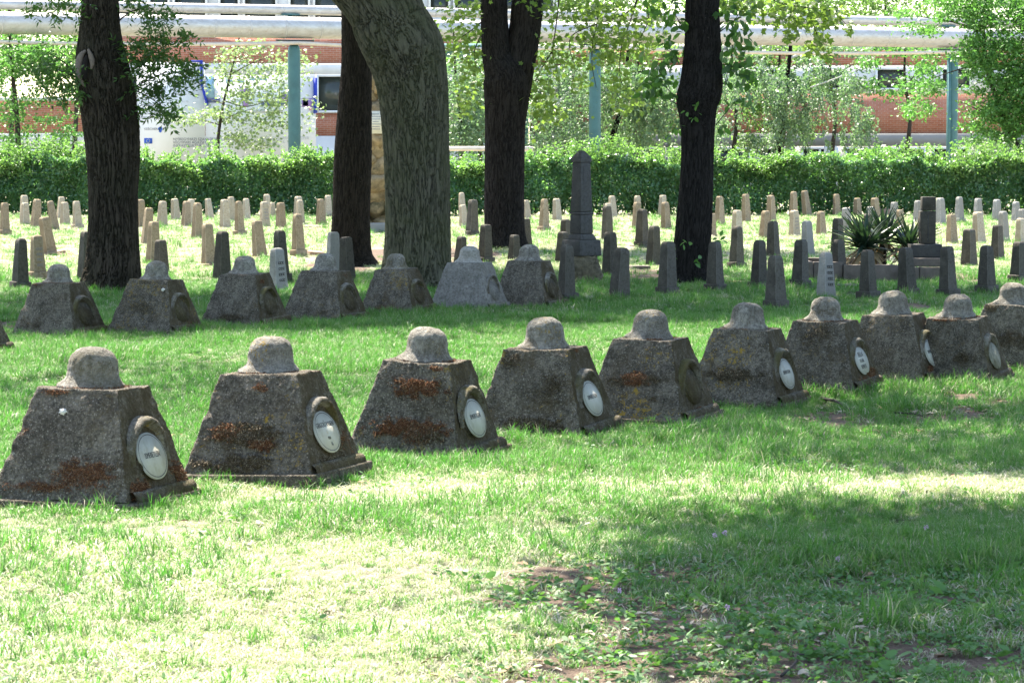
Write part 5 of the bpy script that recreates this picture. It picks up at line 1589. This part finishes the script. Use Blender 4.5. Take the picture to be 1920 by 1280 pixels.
# ---------------------------------------------------------------- buildings
def facade(name, label, Y, x0, x1, bands, windows, depth=8.0):
    root = thing(name, label, 'building', ((at(x0, 200, Y)[0] + at(x1, 200, Y)[0]) / 2, Y, 0))
    cx = root.location.x
    W = at(x1, 200, Y)[0] - at(x0, 200, Y)[0]
    zof = lambda y: 2.1 + (265 - y) * Y / F
    tops = []
    for nm, yb, yt, mat, proud in bands:
        z0, z1 = max(zof(yb), -0.2), zof(yt)
        mb = MB(); mb.box((0, depth / 2 - proud, (z0 + z1) / 2), (W, depth, z1 - z0)); mb.obj(nm, M[mat], root); tops.append(z1)
    for (a, b, yb, yt, cols, rows_) in windows:
        xa, xb = at(a, 200, Y)[0] - cx, at(b, 200, Y)[0] - cx
        z0, z1 = zof(yb), zof(yt)
        fr = 0.09
        mb = MB()
        mb.box((xa + fr / 2, -0.13, (z0 + z1) / 2), (fr, 0.14, z1 - z0)); mb.box((xb - fr / 2, -0.13, (z0 + z1) / 2), (fr, 0.14, z1 - z0))
        mb.box(((xa + xb) / 2, -0.131, z0 + fr / 2), (xb - xa - 2 * fr, 0.14, fr)); mb.box(((xa + xb) / 2, -0.131, z1 - fr / 2), (xb - xa - 2 * fr, 0.14, fr))
        for c in range(1, cols):
            mb.box((xa + (xb - xa) * c / cols, -0.129, (z0 + z1) / 2), (fr, 0.13, z1 - z0 - 2 * fr))
        for r_ in rows_:
            zr = z0 + (z1 - z0) * r_
            mb.box(((xa + xb) / 2, -0.127, zr), (xb - xa - 2 * fr, 0.125, fr * 1.6))
        wo = mb.obj('window', M['frame_white'], root)
        ga = [0.0] + list(rows_) + [1.0]
        for c in range(cols):
            for q in range(len(ga) - 1):
                mb = MB()
                wx = (xb - xa) / cols; hz = (z1 - z0)
                mb.box((xa + wx * (c + 0.5), -0.075, z0 + hz * (ga[q] + ga[q + 1]) / 2), (wx - 0.004, 0.02, hz * (ga[q + 1] - ga[q]) - 0.004))
                mb.obj('pane', M['glass'], wo)
    return root
W = []
for xx in range(71, 900, 131):
    W += [(xx + 78, xx + 119, 40, -45, 1, (0.62,)), (xx + 124, xx + 189, 40, -45, 1, (0.62,))]
    W += [(xx + 130, xx + 205, 212, 141, 1, ())]
W2 = [(xx, xx + 60, 310, 268, 2, ()) for xx in range(-40, 660, 95)]
facade('school_building', 'long brick and white building with ribbon windows behind the hoarding', 122, 165, 990,
       [('plinth_wall', 420, 255.3, 'render_white', 0.06), ('brick_band', 255, 213, 'brick', 0.0), ('window_wall', 212.7, 140, 'render_white', 0.02), ('lintel_band', 139.7, 120.3, 'render_white', 0.12),
        ('brick_band', 120, 70, 'brick', 0.0), ('window_wall', 69.7, -30, 'render_white', 0.02), ('lintel_band', -30.3, -50, 'render_white', 0.12), ('brick_band', -50.3, -100, 'brick', 0.0), ('roof', -100.3, -112, 'render_grey', 0.3)], W, 10)
facade('low_wing', 'low brick wing with white base behind the trees at the left', 117, -420, 175,
       [('plinth_wall', 430, 278, 'render_grey', -0.3), ('base_band', 277.7, 250, 'render_white', 0.06), ('brick_band', 249.7, 190, 'brick', 0.0), ('coping', 189.7, 184, 'render_white', 0.1)],
       [(xx, xx + 46, 330, 280, 2, ()) for xx in range(-150, 140, 62)], 4.2)
W = [(xx, xx + 70, 318, 276, 2, ()) for xx in range(1010, 2100, 82)] + [(xx, xx + 58, 170, 128, 1, ()) for xx in range(1030, 2100, 122)]
facade('brick_wing', 'two-storey brick building with grey band behind the birches at the right', 126, 995, 2300,
       [('plinth_wall', 420, 274.3, 'render_white', -0.02), ('concrete_band', 274, 250.3, 'render_grey', 0.15), ('brick_band', 250, 176.3, 'brick', 0.0), ('window_wall', 176, 124.3, 'render_white', 0.02), ('brick_band', 124, 96, 'brick', 0.0), ('roof', 95.7, 88, 'render_grey', 0.3)], W, 9)
mb = MB(); a = at(1557, 280, 124.5); mb.box((a[0], a[1], 0.9), (0.5, 0.4, 2.0)); tag(mb.obj('gate_pillar', M['render_white']), 'white pillar in front of the right brick building', 'pillar')

# ---------------------------------------------------------------- hoarding with project boards
YB = 103.0
zb = lambda y: 2.1 + (265 - y) * YB / F
xb_ = lambda x: at(x, 200, YB)[0]
root = thing('hoarding', 'large white project hoarding with grey print, flag and blue frame pieces', 'hoarding', (xb_(425), YB, 0))
def panel(name, x0, x1, y0, y1, mat, dy, th, parent=None):
    mb = MB(); mb.box(((xb_(x0) + xb_(x1)) / 2 - root.location.x, dy, (zb(y0) + zb(y1)) / 2), (xb_(x1) - xb_(x0), th, abs(zb(y0) - zb(y1))))
    return mb.obj(name, M[mat], parent or root)
bl = panel('board', 257, 384, 330, 118, 'board', 0.0, 0.05); br = panel('board', 385, 592, 330, 140, 'board', 0.02, 0.05)
for px in (262, 385, 588):
    panel('support_post', px - 2, px + 2, 375, 320, 'steel', 0.08, 0.08)
panel('frame_piece', 358, 381, 118, 114.5, 'blue', -0.05, 0.06); panel('frame_piece', 376.5, 381, 160, 118.2, 'blue', -0.05, 0.06); panel('frame_piece', 588, 595, 213, 147, 'blue', -0.05, 0.07)
mb = MB(); mb.tube([(xb_(379) - root.location.x, -0.05, zb(160)), (xb_(384.5) - root.location.x, -0.05, zb(181)), (xb_(391) - root.location.x, -0.05, zb(205))], 0.04, 4); mb.obj('frame_piece', M['blue'], root)
for (x0, x1, y0, y1, mt) in ((387, 402, 184, 142, 'print_sky'), (388, 412, 193, 184.5, 'print_slate'), (424, 436, 158, 143, 'print_sky'), (446, 459, 157, 149, 'print_sky'), (468, 500, 152, 146, 'print_sky'), (449, 466, 180, 163, 'print_violet'),
                             (455, 466, 201, 186, 'print_violet'), (466.5, 470, 196, 187, 'print_slate'), (490, 545, 199, 191, 'print_slate'), (525, 545, 192, 178, 'print_violet'), (566, 586, 201, 185, 'print_violet'), (568, 578, 199, 188, 'print_slate'),
                             (580, 585, 207, 202, 'print_pink'), (470, 530, 212, 206, 'print_pale'), (400, 500, 142, 139.5, 'print_pale')):
    panel('printed_picture', x0, x1, y0, y1, mt, -0.012 if x0 > 384 else -0.03, 0.012, br)
RX = (math.pi / 2, 0, 0)
def btext(body, px, py, size_px, mat, parent, dy=-0.034):
    text_obj('print', body, size_px * YB / F * 1.35, M[mat], parent, (xb_(px) - root.location.x, dy, zb(py)), RX, 0.001, 'LEFT')
btext('NYÍREGYHÁZI SZAKKÉPZÉSI CENTRUM', 324, 261.5, 5.2, 'print_grey', bl); btext('VÉGYIPARI ÁGAZATI KÉPZŐ', 324, 267.5, 5.2, 'print_grey', bl); btext('INFRASTRUKTÚRÁJÁNAK', 324, 273.5, 5.2, 'print_grey', bl)
btext('SZÉCHENYI', 270, 242.5, 4.6, 'print_grey', bl)
for q, (y, s) in enumerate(((183, 'címe:'), (197, 'kivitelező:'), (205, 'általános:'), (213, 'Közremű-'), (220, 'szervezet:'))):
    btext(s, 264, y, 5, 'print_grey', bl)
for y, s in ((158, 'Nyíregyháza, Vasvári u.'), (163, 'Nyíregyháza, Iskola u. 2.'), (176, 'Nyíregyháza, Liszt u. 22.'), (191, 'Szolnok út 10.'), (205, 'Debrecen út 10.'), (215, 'Nemzeti út 3. sz.'), (221, 'Irinyi út 14.')):
    btext(s, 322, y, 4.2, 'print_pale', bl)
btext('FOTOVOLTAIKUS RENDSZER', 487, 259.5, 5.2, 'print_pale', br, -0.01); btext('TELEPÍTÉSE A L. TÖMB', 487, 266, 5.2, 'print_pale', br, -0.01); btext('ÉPÜLETEIRE', 487, 272.5, 5.2, 'print_pale', br, -0.01)
fl = panel('flag', 270, 285, 269.5, 259.5, 'flag_blue', -0.03, 0.012, bl)
mb = MB()
for q in range(12):
    a = q / 12 * 2 * math.pi
    mb.box((xb_(277.5 + 3.1 * math.cos(a)) - root.location.x, -0.038, zb(264.5 + 3.1 * math.sin(a))), (0.016, 0.004, 0.016))
mb.obj('flag_stars', M['star'], bl)
mb = MB(); a = np.arange(24) / 24 * 2 * math.pi
cxp, czp, rp = xb_(300.5) - root.location.x, zb(242), 3.9 * YB / F
V = np.stack([cxp + rp * np.cos(a), np.full(24, -0.036), czp + rp * np.sin(a) - np.where(np.sin(a) < -0.85, rp * 0.75, 0)], 1)
mb.add(V, [list(range(24))[::-1]]); mb.add(V + np.array([0, 0.01, 0]), [list(range(24))]); mb.obj('pin_logo', M['flag_blue'], bl)

# ---------------------------------------------------------------- trees and saplings beyond the hedge
def layered(x0, x1, y0, y1, n_blob, n_leaf, seed, keep=lambda x, y: True, rx=(18, 42), ry=(6, 14)):
    """many flat sprays of leaves, with gaps between them"""
    r = np.random.default_rng(seed); out = []
    while len(out) < n_blob:
        x, y = r.uniform(x0, x1), r.uniform(y0, y1)
        if keep(x, y): out.append((x, y, r.uniform(*rx), r.uniform(*ry), int(n_leaf * r.uniform(0.5, 1.5))))
    return out
def bg_tree(name, label, Y, foot_px, trunk, blobs, leaf, mat, bark, seed, depth=0.9, shape='diamond', group='trees beyond the hedge', branches=(), r0=0.12, mul=1.0, **k):
    rs = np.random.default_rng(seed)
    root = thing(name, label, 'tree', group=group)
    pts = [at(x, y, Y) for x, y in trunk]
    g = pts[0].copy(); g[2] = -0.1
    P = curve_pts([g] + pts, 30)
    mb = MB(); mb.tube(P, np.linspace(r0, r0 * 0.25, 30), 9); mb.obj('trunk', M[bark], root, True)
    for br_ in branches:
        q = curve_pts([at(x, y, Y + rs.normal(0, 0.2)) for x, y in br_], 12)
        mb = MB(); mb.tube(q, np.linspace(r0 * 0.35, 0.008, 12), 6); mb.obj('branch', M[bark], root, True)
    leaf_obj('crown', blob_points(Y, blobs, rs, depth, mul), leaf, M[mat], root, shape, rs, **k)['kind'] = 'stuff'
    return root
bg_tree('drooping_tree', 'drooping light green tree over the left brick wing', 96, 40, [(35, 290), (30, 200), (20, 100), (15, -30)],
        layered(-60, 150, 70, 285, 70, 75, 810) + layered(-60, 120, 80, 160, 25, 75, 811),
        0.13, 'leaf_fresh', 'twig', 81, mul=1.2, branches=[[(30, 180), (20, 120), (10, 80)], [(25, 150), (60, 130), (100, 140)]])
bg_tree('maple_sapling', 'pale sunlit maple sapling in front of the white hoarding', 100.8, 412, [(408, 285), (412, 235), (420, 190), (432, 140), (445, 90), (450, 60)],
        [(440, 100, 45, 22, 260), (480, 85, 40, 18, 180), (425, 135, 35, 22, 220), (480, 140, 45, 25, 320), (520, 130, 30, 35, 260), (450, 175, 50, 22, 380), (510, 185, 40, 30, 380), (400, 215, 55, 16, 300), (350, 225, 40, 12, 180), (440, 215, 40, 20, 260), (500, 225, 40, 22, 300), (445, 255, 35, 22, 280), (555, 110, 40, 25, 140), (575, 140, 20, 25, 60), (545, 180, 25, 40, 160), (590, 200, 15, 20, 40), (540, 235, 25, 20, 110), (480, 270, 50, 15, 260), (580, 225, 18, 25, 50)],
        0.115, 'leaf_pale', 'twig', 82, 0.6, 'maple', branches=[[(422, 190), (460, 200), (500, 190), (540, 175)], [(414, 230), (440, 215), (470, 205)], [(414, 235), (380, 226), (340, 222)], [(432, 140), (470, 120), (510, 105)], [(420, 195), (390, 185)]], r0=0.07)
bg_tree('shrubby_tree', 'pale green leafy thicket between the leaning and forked trunks', 97, 860, [(865, 290), (862, 220), (855, 150), (850, 60)],
        [(870, 240, 60, 35, 1500), (870, 180, 60, 40, 1200), (880, 130, 60, 35, 700), (850, 265, 50, 22, 700), (900, 210, 40, 60, 700)], 0.13, 'leaf_birch', 'twig', 83, mul=1.5)
bg_tree('birch_tree', 'white stemmed birch behind the hedge right of the forked trunk', 105, 1038, [(1040, 290), (1038, 240), (1043, 180), (1035, 100), (1040, -20)],
        [(1040, 240, 50, 40, 900), (1080, 200, 50, 60, 900), (1010, 200, 40, 60, 700), (1060, 140, 70, 40, 700), (1030, 270, 50, 20, 600), (1090, 265, 40, 20, 500), (1060, 60, 80, 40, 500)], 0.12, 'leaf_birch', 'birch_bark', 84, mul=1.6, branches=[[(1040, 200), (1070, 170), (1100, 160)]])
def strands(Y, cols, rs):
    """weeping strands: (x, top y, bottom y, n leaves)"""
    C = []
    for x, y0, y1, n in cols:
        t = rs.uniform(0, 1, n)
        sw = rs.normal(0, 6)
        d = rs.normal(0, 0.8)
        for a in t:
            C.append(at(x + sw * a + rs.normal(0, 2.5), y0 + (y1 - y0) * a, Y + d + rs.normal(0, 0.1)))
    return np.array(C)
def weeping(name, label, Y, trunk, x0, x1, yt, yb, ncol, per, seed, branches):
    rs = np.random.default_rng(seed)
    root = thing(name, label, 'tree', group='trees beyond the hedge')
    pts = [at(x, y, Y) for x, y in trunk]; g = pts[0].copy(); g[2] = -0.1
    mb = MB(); mb.tube(curve_pts([g] + pts, 30), np.linspace(0.16, 0.05, 30), 9); mb.obj('trunk', M['bark2'], root, True)
    for br_ in branches:
        mb = MB(); mb.tube(curve_pts([at(x, y, Y) for x, y in br_], 12), np.linspace(0.06, 0.012, 12), 6); mb.obj('branch', M['birch_bark'], root, True)
    cols = []
    ncl = 34
    for c in range(ncl):
        cx = rs.normal((x0 + x1) / 2, (x1 - x0) * 0.27); w = rs.uniform(12, 34)
        top = yt + abs(cx - (x0 + x1) / 2) / (x1 - x0) * 90 + rs.uniform(-10, 120); ln = rs.uniform(45, 130)
        for _ in range(ncol // ncl):
            dx = rs.normal(0, 0.5)
            a = top + abs(dx) * 28 + rs.uniform(0, 14)
            cols.append((cx + dx * w, a, min(yb + rs.uniform(-10, 6), a + ln * rs.uniform(0.35, 1.1)), int(per * rs.uniform(0.5, 1.3))))
    leaf_obj('crown', strands(Y, cols, rs), 0.13, M['leaf_birch'], root, 'diamond', rs, droop=1.2, up=0.3)['kind'] = 'stuff'
weeping('weeping_birch', 'weeping birch with fine grey green strands left of the vine-leafed trunk', 107, [(1140, 290), (1150, 250), (1170, 180), (1180, 60)], 1085, 1290, 70, 288, 330, 44, 85, [[(1160, 200), (1130, 160), (1110, 130)], [(1170, 180), (1210, 150), (1240, 150)]])
weeping('weeping_birch', 'weeping birch with fine grey green strands right of the vine-leafed trunk', 112, [(1458, 290), (1464, 240), (1474, 160), (1482, 90), (1485, 0)], 1335, 1660, 88, 288, 330, 44, 86, [[(1470, 190), (1500, 172), (1560, 150), (1610, 130)], [(1474, 160), (1440, 140), (1400, 130)], [(1480, 110), (1530, 90)]])
bg_tree('ash_tree', 'big bright green tree filling the right upper corner before the pipes', 91, 1890, [(1915, 300), (1895, 250), (1870, 190), (1850, 120), (1840, 0), (1835, -100)],
        layered(1800, 1960, -40, 290, 120, 150, 870, lambda x, y: y < 110 or x > 1822) + layered(1690, 1800, -10, 60, 16, 120, 871) + layered(1690, 1752, 110, 230, 14, 80, 872, rx=(14, 26)) + layered(1860, 1960, 0, 290, 60, 150, 873),
        0.13, 'leaf_fresh', 'twig', 87, 0.8, mul=1.0, branches=[[(1890, 240), (1850, 215), (1800, 190)], [(1870, 190), (1900, 150), (1930, 120)], [(1850, 120), (1800, 130), (1740, 150)], [(1842, 60), (1780, 40), (1710, 30)]])
bg_tree('pale_shrub', 'pale flowering shrub above the hedge at the right', 88, 1850, [(1850, 300), (1850, 285), (1852, 270)], [(1850, 280, 40, 14, 700), (1820, 292, 30, 8, 300), (1890, 290, 30, 12, 350)], 0.085, 'leaf_pale', 'twig', 88, 0.4, r0=0.05, group='shrubs beyond the hedge')
bg_tree('leafy_shrub', 'bright leafy shrub rising from the hedge left of the right column', 87, 1630, [(1640, 310), (1640, 295), (1642, 285)], [(1640, 290, 35, 10, 300), (1600, 298, 30, 8, 240), (1660, 285, 20, 8, 160)], 0.14, 'leaf_fresh', 'twig', 89, 0.4, 'oval', r0=0.05, group='shrubs beyond the hedge')
for q, (px, yy0, lab, mt, lf) in enumerate(((900, 110, 'leafy grey green tree behind the pipes beside the forked trunk', 'leaf_far', 0.17), (1060, 120, 'leafy tree behind the teal middle column', 'leaf_birch', 0.16), (1200, 110, 'leafy tree before the brick wing left of the vine-leafed trunk', 'leaf_far', 0.17),
                                        (1375, 110, 'leafy tree before the brick wing just right of the vine-leafed trunk', 'leaf_birch', 0.16), (1465, 100, 'tall leafy tree before the brick wing, third from the right column', 'leaf_far', 0.17),
                                        (1560, 112, 'leafy tree before the brick wing with brick showing below it', 'leaf_birch', 0.16), (1700, 105, 'leafy tree before the brick wing next to the right column', 'leaf_fresh', 0.17))):
    low = q < 5
    bg_tree('leafy_tree', lab, 117.0 + (q % 3), px, [(px, 290), (px + 6, 220), (px - 4, 140), (px, 60)],
            list(layered(px - 75, px + 75, yy0 - 30, yy0 + 75, 26, 95, 700 + q)) + (layered(px - 65, px + 65, yy0 + 70, 285, 20, 80, 720 + q) if low else []),
            lf, mt, 'twig', 300 + q, 0.8, 'oval', branches=[[(px, 180), (px - 25, 150), (px - 45, 130)], [(px, 160), (px + 25, 130), (px + 45, 120)]])
FAR_LABEL = ['far tree showing left of the leftmost trunk above the low wing', 'far tree behind the roof at the left end', 'far tree behind the pipes left of the forked trunk', 'far tree behind the pipes between forked and vine-leafed trunks',
             'far tree behind the pipes above the teal middle column', 'far tree behind the pipes just right of the vine-leafed trunk', 'far tree behind the pipes above the right brick building', 'far tree behind the pipes left of the right column', 'far tree behind the bright tree in the right corner']
for q, px in enumerate((20, 140, 850, 1010, 1150, 1370, 1510, 1660, 1830)):
    Yf = 112 if q < 2 else 140 + 3 * (q % 3)
    bg_tree('background_tree', FAR_LABEL[q], Yf, px, [(px, 280), (px + 5, 150), (px, 20), (px, -60)],
            [(px, 60, 110, 70, 2600), (px - 40, 0, 90, 50, 1600), (px + 40, -20, 90, 50, 1500), (px, 130, 90, 50, 1300), (px, -90, 90, 60, 900)] if q >= 2 else [(px, 110, 70, 40, 1200), (px, 60, 70, 40, 1200), (px, -10, 80, 40, 1000)],
            0.20, 'leaf_far', 'twig', 200 + q, 1.6)
